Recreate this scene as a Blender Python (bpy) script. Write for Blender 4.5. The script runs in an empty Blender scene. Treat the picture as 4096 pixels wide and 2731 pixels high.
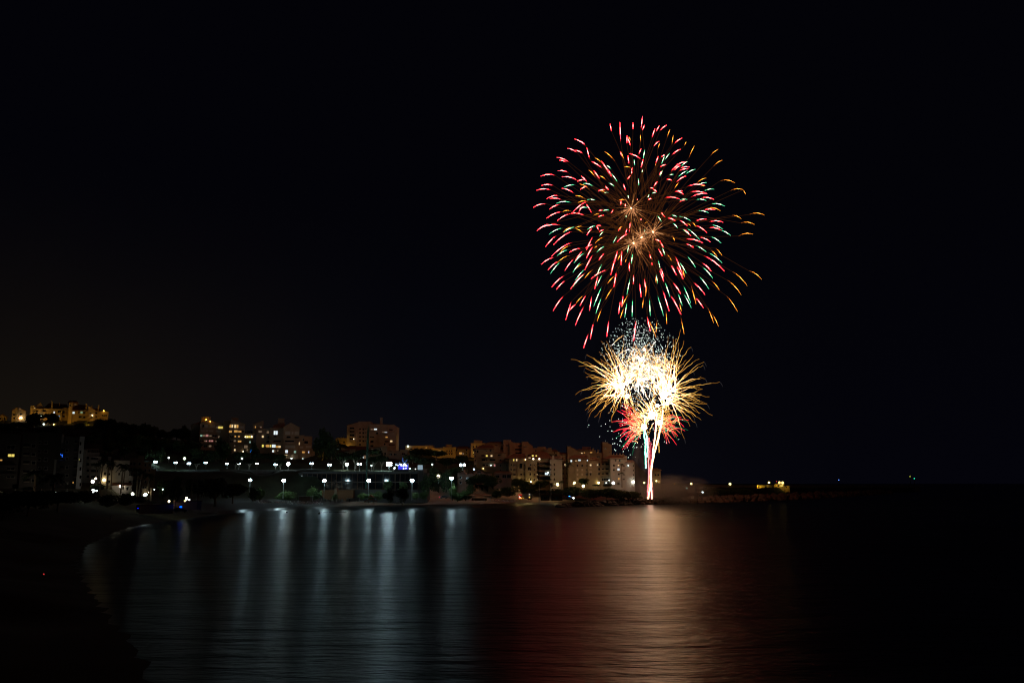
import bpy, math, random
import numpy as np
from mathutils import Vector, Matrix, Euler

# ---------------------------------------------------------------- camera, sky, exposure
SC = bpy.context.scene
COL = SC.collection
FPX, HCAM, HOR = 3400.0, 12.0, 1930.0          # focal length in photo pixels, eye height, horizon row
PITCH = math.atan((HOR - 1365.5) / FPX)
CT, ST = math.cos(PITCH), math.sin(PITCH)
cd = bpy.data.cameras.new('camera')
cam = bpy.data.objects.new('camera', cd)
COL.objects.link(cam)
cam.location = (0, 0, HCAM)
cam.rotation_euler = (math.radians(90) + PITCH, 0, 0)
cd.sensor_width = 36.0
cd.lens = 36.0 * FPX / 4096.0
cd.clip_start, cd.clip_end = 0.5, 20000
SC.camera = cam

W = bpy.data.worlds.new("World")
SC.world = W
W.use_nodes = True
nt = W.node_tree
nt.nodes.clear()
N, L = nt.nodes.new, nt.links.new
out = N('ShaderNodeOutputWorld')
sky = N('ShaderNodeTexSky')
sky.sky_type = 'NISHITA'
sky.sun_disc = False
sky.sun_elevation = math.radians(-5)
sky.sun_rotation = math.radians(-30)
bg1 = N('ShaderNodeBackground')
bg1.inputs['Strength'].default_value = 0.0008
L(sky.outputs[0], bg1.inputs['Color'])
# town glow low in the sky: warm above the town on the left, bluish over the bay front
tc = N('ShaderNodeTexCoord')
sep = N('ShaderNodeSeparateXYZ')
L(tc.outputs['Generated'], sep.inputs[0])
elev = N('ShaderNodeMapRange')
elev.inputs['From Min'].default_value = 0.0
elev.inputs['From Max'].default_value = 0.34
elev.inputs['To Min'].default_value = 1.0
elev.inputs['To Max'].default_value = 0.0
L(sep.outputs['Z'], elev.inputs['Value'])
powr = N('ShaderNodeMath'); powr.operation = 'POWER'
L(elev.outputs[0], powr.inputs[0]); powr.inputs[1].default_value = 1.6
ramp = N('ShaderNodeValToRGB')
mr = N('ShaderNodeMapRange')
mr.inputs['From Min'].default_value = -0.6
mr.inputs['From Max'].default_value = 0.6
L(sep.outputs['X'], mr.inputs['Value'])
L(mr.outputs[0], ramp.inputs[0])
e = ramp.color_ramp.elements
e[0].position, e[0].color = 0.02, (0.0085, 0.0060, 0.0018, 1)
e[1].position, e[1].color = 0.80, (0.0003, 0.0003, 0.0009, 1)
k = e.new(0.25); k.color = (0.0046, 0.0036, 0.0022, 1)
k = e.new(0.42); k.color = (0.0020, 0.0026, 0.0040, 1)
k = e.new(0.58); k.color = (0.0022, 0.0022, 0.0032, 1)
nz = N('ShaderNodeTexNoise')
nz.inputs['Scale'].default_value = 3.0
nz.inputs['Detail'].default_value = 4.0
L(tc.outputs['Generated'], nz.inputs['Vector'])
nm = N('ShaderNodeMapRange')
nm.inputs['From Min'].default_value = 0.3
nm.inputs['From Max'].default_value = 0.7
nm.inputs['To Min'].default_value = 0.6
nm.inputs['To Max'].default_value = 1.3
L(nz.outputs['Fac'], nm.inputs['Value'])
mul = N('ShaderNodeMath'); mul.operation = 'MULTIPLY'
L(powr.outputs[0], mul.inputs[0]); L(nm.outputs[0], mul.inputs[1])
bg3 = N('ShaderNodeBackground')
bg3.inputs['Color'].default_value = (0.00085, 0.00085, 0.0021, 1)
bg2 = N('ShaderNodeBackground')
L(ramp.outputs[0], bg2.inputs['Color'])
L(mul.outputs[0], bg2.inputs['Strength'])
add = N('ShaderNodeAddShader')
L(bg1.outputs[0], add.inputs[0]); L(bg2.outputs[0], add.inputs[1])
add2 = N('ShaderNodeAddShader')
L(add.outputs[0], add2.inputs[0]); L(bg3.outputs[0], add2.inputs[1])
L(add2.outputs[0], out.inputs['Surface'])

SC.view_settings.view_transform = 'Standard'
SC.view_settings.look = 'None'
SC.view_settings.exposure = 0.0
SC.view_settings.gamma = 1.0
SC.cycles.use_denoising = True
SC.cycles.max_bounces = 4
SC.cycles.diffuse_bounces = 1
SC.cycles.glossy_bounces = 2
SC.cycles.volume_bounces = 0
SC.cycles.use_light_tree = True
SC.cycles.use_adaptive_sampling = False
SC.cycles.filter_width = 1.15
SC.cycles.light_sampling_threshold = 0.0
SC.cycles.sample_clamp_indirect = 4.0

# ---------------------------------------------------------------- helpers
R = random.Random(7)
CTRL = []                                       # ground points collected from everything that stands on land


def P(px, py, Y):
    """World point that lies at ground distance Y in the direction of photo pixel (px, py)."""
    u, v = (px - 2048.0) / FPX, (1365.5 - py) / FPX
    dy, dz = CT - v * ST, ST + v * CT
    t = Y / dy
    return Vector((u * t, Y, HCAM + dz * t))


def G(px, py, z=0.0):
    u, v = (px - 2048.0) / FPX, (1365.5 - py) / FPX
    dy, dz = CT - v * ST, ST + v * CT
    t = (z - HCAM) / dz
    return Vector((u * t, dy * t, z))


def mpp(Y):
    return Y / FPX * 1.0                        # metres per photo pixel near the horizon


MATS = {}


def mat(name, col, rough=0.8, noise=0.0, scale=2.0, metal=0.0, spec=0.3, bump=0.0):
    if name in MATS:
        return MATS[name]
    m = bpy.data.materials.new(name)
    m.use_nodes = True
    t = m.node_tree
    b = t.nodes['Principled BSDF']
    b.inputs['Base Color'].default_value = (*col, 1)
    b.inputs['Roughness'].default_value = rough
    b.inputs['Metallic'].default_value = metal
    b.inputs['Specular IOR Level'].default_value = spec
    if noise > 0:
        c = t.nodes.new('ShaderNodeTexCoord')
        n = t.nodes.new('ShaderNodeTexNoise')
        n.inputs['Scale'].default_value = scale
        n.inputs['Detail'].default_value = 6
        t.links.new(c.outputs['Object'], n.inputs['Vector'])
        r = t.nodes.new('ShaderNodeValToRGB')
        r.color_ramp.elements[0].position = 0.3
        r.color_ramp.elements[1].position = 0.7
        r.color_ramp.elements[0].color = (*[x * (1 - noise) for x in col], 1)
        r.color_ramp.elements[1].color = (*[min(1, x * (1 + noise)) for x in col], 1)
        t.links.new(n.outputs['Fac'], r.inputs[0])
        t.links.new(r.outputs[0], b.inputs['Base Color'])
        if bump > 0:
            bp = t.nodes.new('ShaderNodeBump')
            bp.inputs['Strength'].default_value = bump
            t.links.new(n.outputs['Fac'], bp.inputs['Height'])
            t.links.new(bp.outputs[0], b.inputs['Normal'])
    MATS[name] = m
    return m


def glow(name, col, strength=1.0, sampled=True):
    if name in MATS:
        return MATS[name]
    m = bpy.data.materials.new(name)
    m.use_nodes = True
    t = m.node_tree
    t.nodes.clear()
    o = t.nodes.new('ShaderNodeOutputMaterial')
    e = t.nodes.new('ShaderNodeEmission')
    e.inputs['Color'].default_value = (*col, 1)
    e.inputs['Strength'].default_value = strength
    t.links.new(e.outputs[0], o.inputs['Surface'])
    m.cycles.emission_sampling = 'AUTO' if sampled else 'NONE'
    MATS[name] = m
    return m


class MB:
    """Collects faces and links them as ONE mesh object."""
    def __init__(s):
        s.v, s.f, s.m = [], [], []

    def quad(s, pts, mi=0):
        b = len(s.v)
        s.v += [tuple(p) for p in pts]
        s.f.append(tuple(range(b, b + len(pts))))
        s.m.append(mi)

    def hexa(s, p, mi=0):
        """p: 4 bottom points then 4 top points, both counter-clockwise from above."""
        b = len(s.v)
        s.v += [tuple(q) for q in p]
        for f in ((3, 2, 1, 0), (4, 5, 6, 7), (0, 1, 5, 4), (1, 2, 6, 5), (2, 3, 7, 6), (3, 0, 4, 7)):
            s.f.append(tuple(b + i for i in f))
            s.m.append(mi)

    def box(s, x0, x1, y0, y1, z0, z1, mi=0):
        s.hexa([(x0, y0, z0), (x1, y0, z0), (x1, y1, z0), (x0, y1, z0),
                (x0, y0, z1), (x1, y0, z1), (x1, y1, z1), (x0, y1, z1)], mi)

    def prism(s, poly, y0, y1, mi=0):
        """poly: (x, z) points of the front outline, extruded from y0 back to y1."""
        n, b = len(poly), len(s.v)
        s.v += [(x, y0, z) for x, z in poly] + [(x, y1, z) for x, z in poly]
        s.f.append(tuple(range(b, b + n))); s.m.append(mi)
        s.f.append(tuple(range(b + 2 * n - 1, b + n - 1, -1))); s.m.append(mi)
        for i in range(n):
            j = (i + 1) % n
            s.f.append((b + i, b + n + i, b + n + j, b + j)); s.m.append(mi)

    def tube(s, pts, rad, n=6, mi=0, cap=True):
        """rad: one radius or one per point; mi: one slot or one per segment."""
        pts = [Vector(p) for p in pts]
        rr = rad if isinstance(rad, (list, tuple)) else [rad] * len(pts)
        mm = mi if isinstance(mi, (list, tuple)) else [mi] * (len(pts) - 1)
        b = len(s.v)
        for i, p in enumerate(pts):
            d = (pts[min(i + 1, len(pts) - 1)] - pts[max(i - 1, 0)])
            if d.length < 1e-6:
                d = Vector((0, 0, 1))
            d.normalize()
            a = d.cross(Vector((0, 1, 0)))
            if a.length < 0.05:
                a = d.cross(Vector((1, 0, 0)))
            a.normalize()
            c = d.cross(a)
            for k in range(n):
                w = 2 * math.pi * k / n
                s.v.append(tuple(p + (a * math.cos(w) + c * math.sin(w)) * rr[i]))
        for i in range(len(pts) - 1):
            for k in range(n):
                q = (k + 1) % n
                s.f.append((b + i * n + k, b + i * n + q, b + (i + 1) * n + q, b + (i + 1) * n + k))
                s.m.append(mm[i])
        if cap:
            s.f.append(tuple(b + k for k in range(n - 1, -1, -1))); s.m.append(mm[0])
            e = b + (len(pts) - 1) * n
            s.f.append(tuple(e + k for k in range(n))); s.m.append(mm[-1])

    def octa(s, c, r, mi=0):
        b = len(s.v)
        x, y, z = c
        s.v += [(x + r, y, z), (x - r, y, z), (x, y + r, z), (x, y - r, z), (x, y, z + r), (x, y, z - r)]
        for f in ((0, 2, 4), (2, 1, 4), (1, 3, 4), (3, 0, 4), (2, 0, 5), (1, 2, 5), (3, 1, 5), (0, 3, 5)):
            s.f.append(tuple(b + i for i in f)); s.m.append(mi)

    def ball(s, c, r, mi=0, nu=8, nv=5, sz=1.0):
        b = len(s.v)
        c = Vector(c)
        s.v.append((c.x, c.y, c.z + r * sz))
        for i in range(1, nv):
            a = math.pi * i / nv
            for k in range(nu):
                w = 2 * math.pi * k / nu
                s.v.append((c.x + r * math.sin(a) * math.cos(w), c.y + r * math.sin(a) * math.sin(w), c.z + r * sz * math.cos(a)))
        s.v.append((c.x, c.y, c.z - r * sz))
        for k in range(nu):
            q = (k + 1) % nu
            s.f.append((b, b + 1 + k, b + 1 + q)); s.m.append(mi)
            for i in range(nv - 2):
                s.f.append((b + 1 + i * nu + k, b + 1 + (i + 1) * nu + k, b + 1 + (i + 1) * nu + q, b + 1 + i * nu + q)); s.m.append(mi)
            e = b + 1 + (nv - 2) * nu
            s.f.append((e + k, b + 1 + (nv - 1) * nu, e + q)); s.m.append(mi)

    def mesh(s, name, mats, smooth=False):
        me = bpy.data.meshes.new(name)
        me.from_pydata(s.v, [], s.f)
        for m in (mats if isinstance(mats, (list, tuple)) else [mats]):
            me.materials.append(m)
        me.polygons.foreach_set('material_index', s.m)
        if smooth:
            me.polygons.foreach_set('use_smooth', [True] * len(s.f))
        me.update()
        return me

    def build(s, name, mats, parent=None, smooth=False, loc=None):
        return link(name, s.mesh(name, mats, smooth), parent, loc)


def link(name, me, parent=None, loc=None, rot=None, scale=None):
    o = bpy.data.objects.new(name, me)
    COL.objects.link(o)
    if parent is not None:
        o.parent = parent
    if loc is not None:
        o.location = loc
    if rot is not None:
        o.rotation_euler = rot
    if scale is not None:
        o.scale = scale
    return o


def tag(o, label, cat, group=None, kind=None):
    if label:
        o['label'] = label
    if cat:
        o['category'] = cat
    if group:
        o['group'] = group
    if kind:
        o['kind'] = kind
    return o


def thing(name, label, cat, loc, rz=0.0, group=None, ground=True, scale=None):
    o = bpy.data.objects.new(name, None)
    COL.objects.link(o)
    o.empty_display_size = 0.5
    o.location = loc
    o.rotation_euler = (0, 0, rz)
    if scale is not None:
        o.scale = scale
    if ground:
        CTRL.append((loc[0], loc[1], loc[2]))
    return tag(o, label, cat, group)


# ---------------------------------------------------------------- materials
CREAM = mat('cream_render', (0.29, 0.235, 0.155), 0.9, 0.12, 0.25)
DARKR = mat('dark_render', (0.055, 0.05, 0.046), 0.9, 0.2, 0.3)
GREIGE = mat('greige_render', (0.45, 0.40, 0.36), 0.9, 0.12, 0.3)
GRASS = mat('lawn_grass', (0.085, 0.10, 0.035), 0.95, 0.35, 1.2, bump=0.4)
PALE = mat('pale_render', (0.62, 0.62, 0.62), 0.9, 0.08, 0.3)
WHITE = mat('white_render', (0.42, 0.40, 0.37), 0.9, 0.10, 0.3)
BROWN = mat('terracotta_render', (0.34, 0.225, 0.145), 0.9, 0.15, 0.25)
OCHRE = mat('ochre_render', (0.46, 0.36, 0.20), 0.9, 0.12, 0.25)
PINK = mat('pink_render', (0.42, 0.27, 0.21), 0.9, 0.12, 0.25)
GREY = mat('grey_render', (0.11, 0.10, 0.095), 0.9, 0.2, 0.3)
TILE = mat('roof_tile', (0.16, 0.07, 0.045), 0.85, 0.3, 1.5, bump=0.3)
CONC = mat('concrete', (0.30, 0.28, 0.25), 0.9, 0.2, 0.6)
FRAME = mat('window_frame_paint', (0.45, 0.42, 0.38), 0.6)
SHUT = mat('shutter_paint', (0.50, 0.42, 0.34), 0.7)
GLASS = mat('dark_glass', (0.012, 0.013, 0.016), 0.08, spec=0.5)
RAIL = mat('railing_paint', (0.35, 0.30, 0.25), 0.6)
POLE = mat('galvanised_pole', (0.42, 0.42, 0.40), 0.5, metal=0.3)
DARKM = mat('dark_metal', (0.05, 0.05, 0.05), 0.5, metal=0.5)
WPAINT = mat('white_paint', (0.75, 0.75, 0.73), 0.4)
RPAINT = mat('red_paint', (0.40, 0.03, 0.02), 0.4)
BPAINT = mat('blue_paint', (0.03, 0.06, 0.25), 0.4)
RUBBER = mat('rubber', (0.02, 0.02, 0.02), 0.9)
WOOD = mat('brown_wood', (0.20, 0.09, 0.04), 0.8, 0.3, 3)
BARK = mat('bark', (0.17, 0.13, 0.09), 0.95, 0.3, 4)
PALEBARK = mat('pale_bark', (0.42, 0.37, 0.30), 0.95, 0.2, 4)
LEAF = mat('foliage_green', (0.075, 0.120, 0.038), 0.75, 0.45, 0.9)
LEAFLIT = mat('foliage_lit', (0.12, 0.19, 0.055), 0.75, 0.35, 0.9)  # lighter leaf colour stands in for lamplight on the crowns
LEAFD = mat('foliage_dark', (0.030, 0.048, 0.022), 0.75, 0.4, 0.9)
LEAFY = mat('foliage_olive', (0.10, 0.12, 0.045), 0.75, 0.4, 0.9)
SHADEROCK = mat('shaded_dark_rock', (0.055, 0.045, 0.04), 0.8, 0.4, 0.8, bump=0.6)  # breakwater rock darkened to paint the backlit shade of the near side
ROCK = mat('breakwater_rock', (0.125, 0.085, 0.07), 0.95, 0.4, 0.8, bump=0.6)
WIN = {
    'warm': glow('lit_room_warm', (1.0, 0.72, 0.36), 0.9, False),
    'yel': glow('lit_room_yellow', (1.0, 0.78, 0.16), 0.85, False),
    'amb': glow('lit_room_amber', (1.0, 0.50, 0.12), 0.55, False),
    'wht': glow('lit_room_white', (0.85, 0.97, 1.0), 1.0, False),
    'blu': glow('lit_room_blue', (0.02, 0.28, 1.0), 0.9, False),
    'pnk': glow('lit_room_pink', (1.0, 0.42, 0.36), 0.40, False),
    'dim': glow('lit_room_dim', (0.9, 0.6, 0.35), 0.16, False),
    'grn': glow('lit_room_greenish', (0.6, 1.0, 0.75), 0.35, False),
}
# ---------------------------------------------------------------- water
def water_material():
    m = bpy.data.materials.new('sea_water')
    m.use_nodes = True
    t = m.node_tree
    b = t.nodes['Principled BSDF']
    b.inputs['Base Color'].default_value = (0.004, 0.007, 0.009, 1)
    b.inputs['IOR'].default_value = 1.333
    b.inputs['Specular IOR Level'].default_value = 0.5
    c = t.nodes.new('ShaderNodeTexCoord')
    prev = None
    sp = t.nodes.new('ShaderNodeSeparateXYZ')
    t.links.new(c.outputs['Object'], sp.inputs[0])
    for sx, sy, det, w in ((0.05, 0.17, 5.0, 1.0), (0.45, 1.6, 5.0, 1.0)):
        mp = t.nodes.new('ShaderNodeMapping')
        mp.inputs['Scale'].default_value = (sx, sy, 1)
        mp.inputs['Rotation'].default_value = (0, 0, math.radians(-7))
        t.links.new(c.outputs['Object'], mp.inputs['Vector'])
        n = t.nodes.new('ShaderNodeTexNoise')
        n.inputs['Scale'].default_value = 1.0
        n.inputs['Detail'].default_value = det
        n.inputs['Roughness'].default_value = 0.62
        t.links.new(mp.outputs[0], n.inputs['Vector'])
        bp = t.nodes.new('ShaderNodeBump')
        bp.inputs['Strength'].default_value = w
        bp.inputs['Distance'].default_value = 1.0 if sx < 0.1 else 0.14
        t.links.new(n.outputs['Fac'], bp.inputs['Height'])
        fd = t.nodes.new('ShaderNodeMapRange')                # calmer towards the sheltered far shore
        fd.inputs['From Min'].default_value, fd.inputs['From Max'].default_value = (140, 460) if sx < 0.1 else (70, 320)
        fd.inputs['To Min'].default_value, fd.inputs['To Max'].default_value = w, w * (0.30 if sx < 0.1 else 0.10)
        t.links.new(sp.outputs['Y'], fd.inputs['Value'])
        t.links.new(fd.outputs[0], bp.inputs['Strength'])
        if prev is not None:
            t.links.new(prev.outputs[0], bp.inputs['Normal'])
        prev = bp
    t.links.new(prev.outputs[0], b.inputs['Normal'])
    # long-crested ripples: slopes vary far more along the view than across it
    tg = t.nodes.new('ShaderNodeCombineXYZ')
    tg.inputs[1].default_value = 1.0
    t.links.new(tg.outputs[0], b.inputs['Tangent'])
    b.inputs['Anisotropic'].default_value = 0.5
    # patches of calmer and rougher water
    n = t.nodes.new('ShaderNodeTexNoise')
    n.inputs['Scale'].default_value = 0.02
    n.inputs['Detail'].default_value = 4
    t.links.new(c.outputs['Object'], n.inputs['Vector'])
    r = t.nodes.new('ShaderNodeMapRange')
    r.inputs['From Min'].default_value, r.inputs['From Max'].default_value = 0.3, 0.7
    r.inputs['To Min'].default_value, r.inputs['To Max'].default_value = 0.27, 0.34
    t.links.new(n.outputs['Fac'], r.inputs['Value'])
    t.links.new(r.outputs[0], b.inputs['Roughness'])
    return m


mb = MB()
mb.quad([(-6000, -200, 0), (6000, -200, 0), (6000, 12000, 0), (-6000, 12000, 0)])
tag(mb.build('water', water_material()), 'dark calm sea filling the bay, streaked with reflections', 'water', kind='structure')

# shoreline: photo pixels of the water's edge, nearest first, then behind the rock groyne
SHORE = [G(x, y) for x, y in ((640, 2900), (575, 2731), (520, 2600), (420, 2480), (345, 2380), (322, 2330), (280, 2262), (330, 2185),
         (440, 2130), (520, 2105), (610, 2091), (700, 2079), (860, 2060), (1000, 2045), (1150, 2038), (1300, 2033),
         (1450, 2028), (1600, 2025), (1800, 2023), (2060, 2019), (2200, 2014), (2320, 2008), (2480, 2003), (2600, 2003), (2760, 2001))]
SHORE = [(p.x, p.y) for p in SHORE]
SHORE.append((SHORE[-1][0] + 60, SHORE[-1][1] + 160))
SHORE.append((SHORE[-1][0] + 40, 2200))


# ---------------------------------------------------------------- buildings
WINCACHE = {}


def window_mesh(w, h, kind):
    key = (round(w, 1), round(h, 1), kind)
    if key in WINCACHE:
        return WINCACHE[key]
    w, h = max(key[0], 0.4), max(key[1], 0.4)
    b = MB()
    t = 0.09
    x = w / 2
    if kind == 'shut':                                        # rolled shutter: slatted panel
        b.box(-x, x, -0.05, 0.10, 0, h, 0)
        k = max(2, int(h / 0.35))
        for i in range(k):
            b.box(-x + 0.04, x - 0.04, -0.08, -0.05, h * i / k + 0.03, h * (i + 1) / k - 0.03, 0)
    elif kind == 'loggia':                                    # deep dark balcony opening with its own rail
        b.box(-x, x, -0.03, 0.12, 0, h, 1)
        b.box(-x, x, -0.16, -0.03, 0, h * 0.30, 0)
    else:
        b.box(-x, x, -0.02, 0.10, 0, h, 1)                    # pane
        b.box(-x - t, -x, -0.07, 0.10, -t, h + t, 0)
        b.box(x, x + t, -0.07, 0.10, -t, h + t, 0)
        b.box(-x, x, -0.07, 0.10, h, h + t, 0)
        b.box(-x, x, -0.10, 0.10, -t, 0, 0)
        k = int(w / (4.0 if kind == 'bay' else 1.3)) + 1
        for i in range(1, k):
            q = -x + w * i / k
            b.box(q - 0.05, q + 0.05, -0.06, -0.02, 0, h, 0)
    mats = [SHUT if kind == 'shut' else (RAIL if kind == 'loggia' else (WOOD if kind == 'bay' else FRAME))]
    mats.append(GLASS if kind in ('dark', 'shut', 'loggia', 'bay') else WIN[kind])
    me = b.mesh('window', mats)
    WINCACHE[key] = me
    return me


class Bld:
    """One building: an Empty at its base, walls, roofs and windows as children, laid out from photo pixels at distance Y."""
    def __init__(s, name, label, cat, Y, px, ybase, wall=None, group=None):
        s.Y, s.px, s.py = Y, px, ybase
        s.o = P(px, ybase, Y)
        a = math.atan2(-s.o.x, Y) if px < 1340 else 0.0        # the town on the left curves round the bay and faces it
        s.ca = math.cos(a)
        s.root = thing(name, label, cat, s.o, a, group=group)
        s.wall, s.parts = MB(), []
        s.wm = wall or CREAM
        s.nwin = 0

    def at(s, px, py, dY=0.0):
        d = P(px, py, s.Y + dY) - P(s.px, s.py, s.Y + dY)
        return Vector((d.x * s.ca, dY, d.z))

    def block(s, x0, x1, yt, yb, dY=0.0, depth=12.0, yt2=None, apex=None, sink=3.0):
        a, b = s.at(x0, (yt + yb) / 2, dY), s.at(x1, (yt + yb) / 2, dY)
        z0 = s.at(x0, yb, dY).z - sink
        zl = s.at(x0, yt, dY).z
        zr = s.at(x1, yt2 if yt2 is not None else yt, dY).z
        poly = [(a.x, z0), (b.x, z0), (b.x, zr)]
        if apex:
            q = s.at(apex[0], apex[1], dY)
            poly.append((q.x, q.z))
        poly.append((a.x, zl))
        s.wall.prism(poly, dY, dY + depth)
        roof, par = s.new('roof'), s.new('parapet')
        if apex:                                              # thin tiled roof on both slopes
            for (x, z) in ((a.x, zl), (b.x, zr)):
                sx = -0.5 if x < q.x else 0.5
                sl = (q.z - z) / (abs(q.x - x) + 1e-6) * 0.5
                roof.hexa([(x + sx, dY - 0.4, z - sl + 0.02), (q.x, dY - 0.4, q.z + 0.02), (q.x, dY + depth + 0.4, q.z + 0.02), (x + sx, dY + depth + 0.4, z - sl + 0.02),
                             (x + sx, dY - 0.4, z - sl + 0.27), (q.x, dY - 0.4, q.z + 0.27), (q.x, dY + depth + 0.4, q.z + 0.27), (x + sx, dY + depth + 0.4, z - sl + 0.27)])
        elif yt2 is not None and yt2 != yt:
            roof.hexa([(a.x - 0.3, dY - 0.3, zl + 0.02), (b.x + 0.3, dY - 0.3, zr + 0.02), (b.x + 0.3, dY + depth + 0.3, zr + 0.02), (a.x - 0.3, dY + depth + 0.3, zl + 0.02),
                         (a.x - 0.3, dY - 0.3, zl + 0.25), (b.x + 0.3, dY - 0.3, zr + 0.25), (b.x + 0.3, dY + depth + 0.3, zr + 0.25), (a.x - 0.3, dY + depth + 0.3, zl + 0.25)])
        else:                                                 # flat roof with a low parapet
            par.box(a.x - 0.1, b.x + 0.1, dY - 0.12, dY + 0.2, zl + 0.02, zl + 0.5)
            par.box(a.x - 0.1, b.x + 0.1, dY + depth - 0.2, dY + depth + 0.1, zl + 0.02, zl + 0.5)
            par.box(a.x - 0.1, a.x + 0.2, dY + 0.2, dY + depth - 0.2, zl + 0.02, zl + 0.5)
            par.box(b.x - 0.2, b.x + 0.1, dY + 0.2, dY + depth - 0.2, zl + 0.02, zl + 0.5)
        return s

    def hip(s, x0, x1, ye, rx0, rx1, yr, dY=0.0, depth=14.0):
        a, b = s.at(x0, ye, dY - 0.6), s.at(x1, ye, dY - 0.6)
        z = a.z + 0.03
        m = dY + depth / 2
        roof = s.new('roof')
        c, d = s.at(rx0, yr, m), s.at(rx1, yr, m)
        zr = max(c.z, z + 0.5)
        e0 = [(a.x, dY - 0.6, z), (b.x, dY - 0.6, z), (b.x, dY + depth + 0.6, z), (a.x, dY + depth + 0.6, z)]
        roof.box(a.x, b.x, dY - 0.6, dY + depth + 0.6, z - 0.25, z)
        q, r = (c.x, m, zr), (d.x, m, zr)
        roof.quad([e0[0], e0[1], r, q]); roof.quad([e0[1], e0[2], r])
        roof.quad([e0[2], e0[3], q, r]); roof.quad([e0[3], e0[0], q])
        return s

    def chim(s, x0, x1, yt, yb, dY=3.0):
        a, b = s.at(x0, yt, dY), s.at(x1, yb, dY)
        w = max(b.x - a.x, 0.5)
        ch = s.new('chimney')
        ch.box(a.x, a.x + w, dY, dY + w, b.z - 1.5, a.z)
        ch.box(a.x - 0.12, a.x + w + 0.12, dY - 0.12, dY + w + 0.12, a.z, a.z + 0.25)
        return s

    def win(s, x0, x1, y0, y1, kind='dark', dY=0.0, name='window'):
        """x0..x1, y0..y1: photo pixels of the opening."""
        a = s.at((x0 + x1) / 2, y1, dY)
        k = mpp(s.Y + dY)
        me = window_mesh((x1 - x0) * k * s.ca, (y1 - y0) * k, kind)
        link({'shut': 'shutter', 'loggia': 'balcony_opening'}.get(kind, name), me, s.root, (a.x, dY - 0.001 * (s.nwin % 3), a.z))
        s.nwin += 1
        return s

    def grid(s, xs, ys, w, h, dY=0.0, kind='dark', skip=0.0, seed=1):
        r = random.Random(seed)
        for y in ys:
            for x in xs:
                if r.random() >= skip:
                    s.win(x - w / 2, x + w / 2, y - h / 2, y + h / 2, kind, dY)
        return s

    def balc(s, x0, x1, y, h=6.5, dY=0.0, out=1.5, m=None):
        """balcony: floor slab at row y with a parapet h pixels high"""
        a, b = s.at(x0, y, dY), s.at(x1, y, dY)
        k = h * mpp(s.Y)
        q = MB()
        q.box(a.x, b.x, dY - out, dY - 0.01, a.z - 0.2, a.z)
        q.box(a.x, b.x, dY - out, dY - out + 0.14, a.z, a.z + k)
        q.box(a.x, a.x + 0.14, dY - out + 0.14, dY - 0.01, a.z, a.z + k)
        q.box(b.x - 0.14, b.x, dY - out + 0.14, dY - 0.01, a.z, a.z + k)
        q.build('balcony', m or s.wm, s.root)
        return s

    def lamp(s, px, py, I, col, r=0.25, dY=0.0, out=0.5):
        """wall lamp: bracket and glowing globe (part > sub-part)"""
        a = s.at(px, py, dY)
        q = MB()
        q.tube([(a.x, dY - 0.01, a.z - 0.1), (a.x, dY - out, a.z - 0.1), (a.x, dY - out, a.z - r)], 0.05, 5)
        br = q.build('wall_lamp', DARKM, s.root)
        g = MB(); g.ball((a.x, dY - out, a.z), r, nu=8, nv=4)
        g.build('globe', lampmat(I, r, col), br)
        return s

    def new(s, name):
        q = MB()
        s.parts.append((name, q))
        return q

    def pillar(s, x0, x1, yt, yb, dY, depth, m):
        a, b = s.at(x0, (yt + yb) / 2, dY), s.at(x1, (yt + yb) / 2, dY)
        q = MB()
        q.box(a.x, b.x, dY, dY + depth, s.at(x0, yb, dY).z - 2, s.at(x0, yt, dY).z)
        q.build('pillar', m, s.root)
        return s

    def done(s, roofmat=None):
        s.wall.build('wall', s.wm, s.root)
        for name, q in s.parts:
            if q.v:
                q.build(name, (roofmat or TILE) if name == 'roof' else s.wm, s.root)
        return s


# ---------------------------------------------------------------- lamps
FLOODC = (0.60, 0.90, 1.0)
COOL, NEUT, WARMC, SOD, YELC, BLUEC, GREENC = ((0.80, 1.0, 0.96), (1.0, 0.98, 0.92), (1.0, 0.80, 0.50), (1.0, 0.50, 0.06),
                                               (1.0, 0.78, 0.28), (0.03, 0.09, 1.0), (0.75, 1.0, 0.62))


def lampmat(I, r, col):
    """emission whose globe of radius r gives radiant intensity I"""
    s = I / (math.pi * r * r)
    return glow('lamp_%d_%d_%d_%.1f' % (col[0] * 100, col[1] * 100, col[2] * 100, s), col, s)


def globe_lamp(label, pxs, py, ybase, Y, I, col, r=0.35, group=None, name='street_lamp', cat='street lamp'):
    """lamp post with one or two globes at photo pixels pxs, py, foot at ybase"""
    xm = sum(pxs) / len(pxs)
    o = P(xm, ybase, Y)
    root = thing(name, label, cat, o, group=group)
    h = P(xm, py, Y).z - o.z
    q = MB()
    q.tube([(0, 0, -0.5), (0, 0, h - r)], [0.10, 0.07], 6)
    q.tube([(0, 0, 0), (0, 0, 0.5)], 0.16, 6)
    xs = [P(x, py, Y).x - o.x for x in pxs]
    if len(xs) > 1:
        q.tube([(xs[0], 0, h - r - 0.05), (xs[-1], 0, h - r - 0.05)], 0.05, 5)
    q.build('pole', POLE, root)
    for x in xs:
        g = MB(); g.ball((x, 0, h), r, nu=8, nv=5)
        gl = g.build('lamp_globe', lampmat(I, r, col), root, smooth=True)
        c = MB(); c.tube([(x, 0, h + r), (x, 0, h + r + 0.08)], [r * 0.4, r * 0.2], 6)
        c.build('cap', DARKM, gl)
    return root


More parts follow.
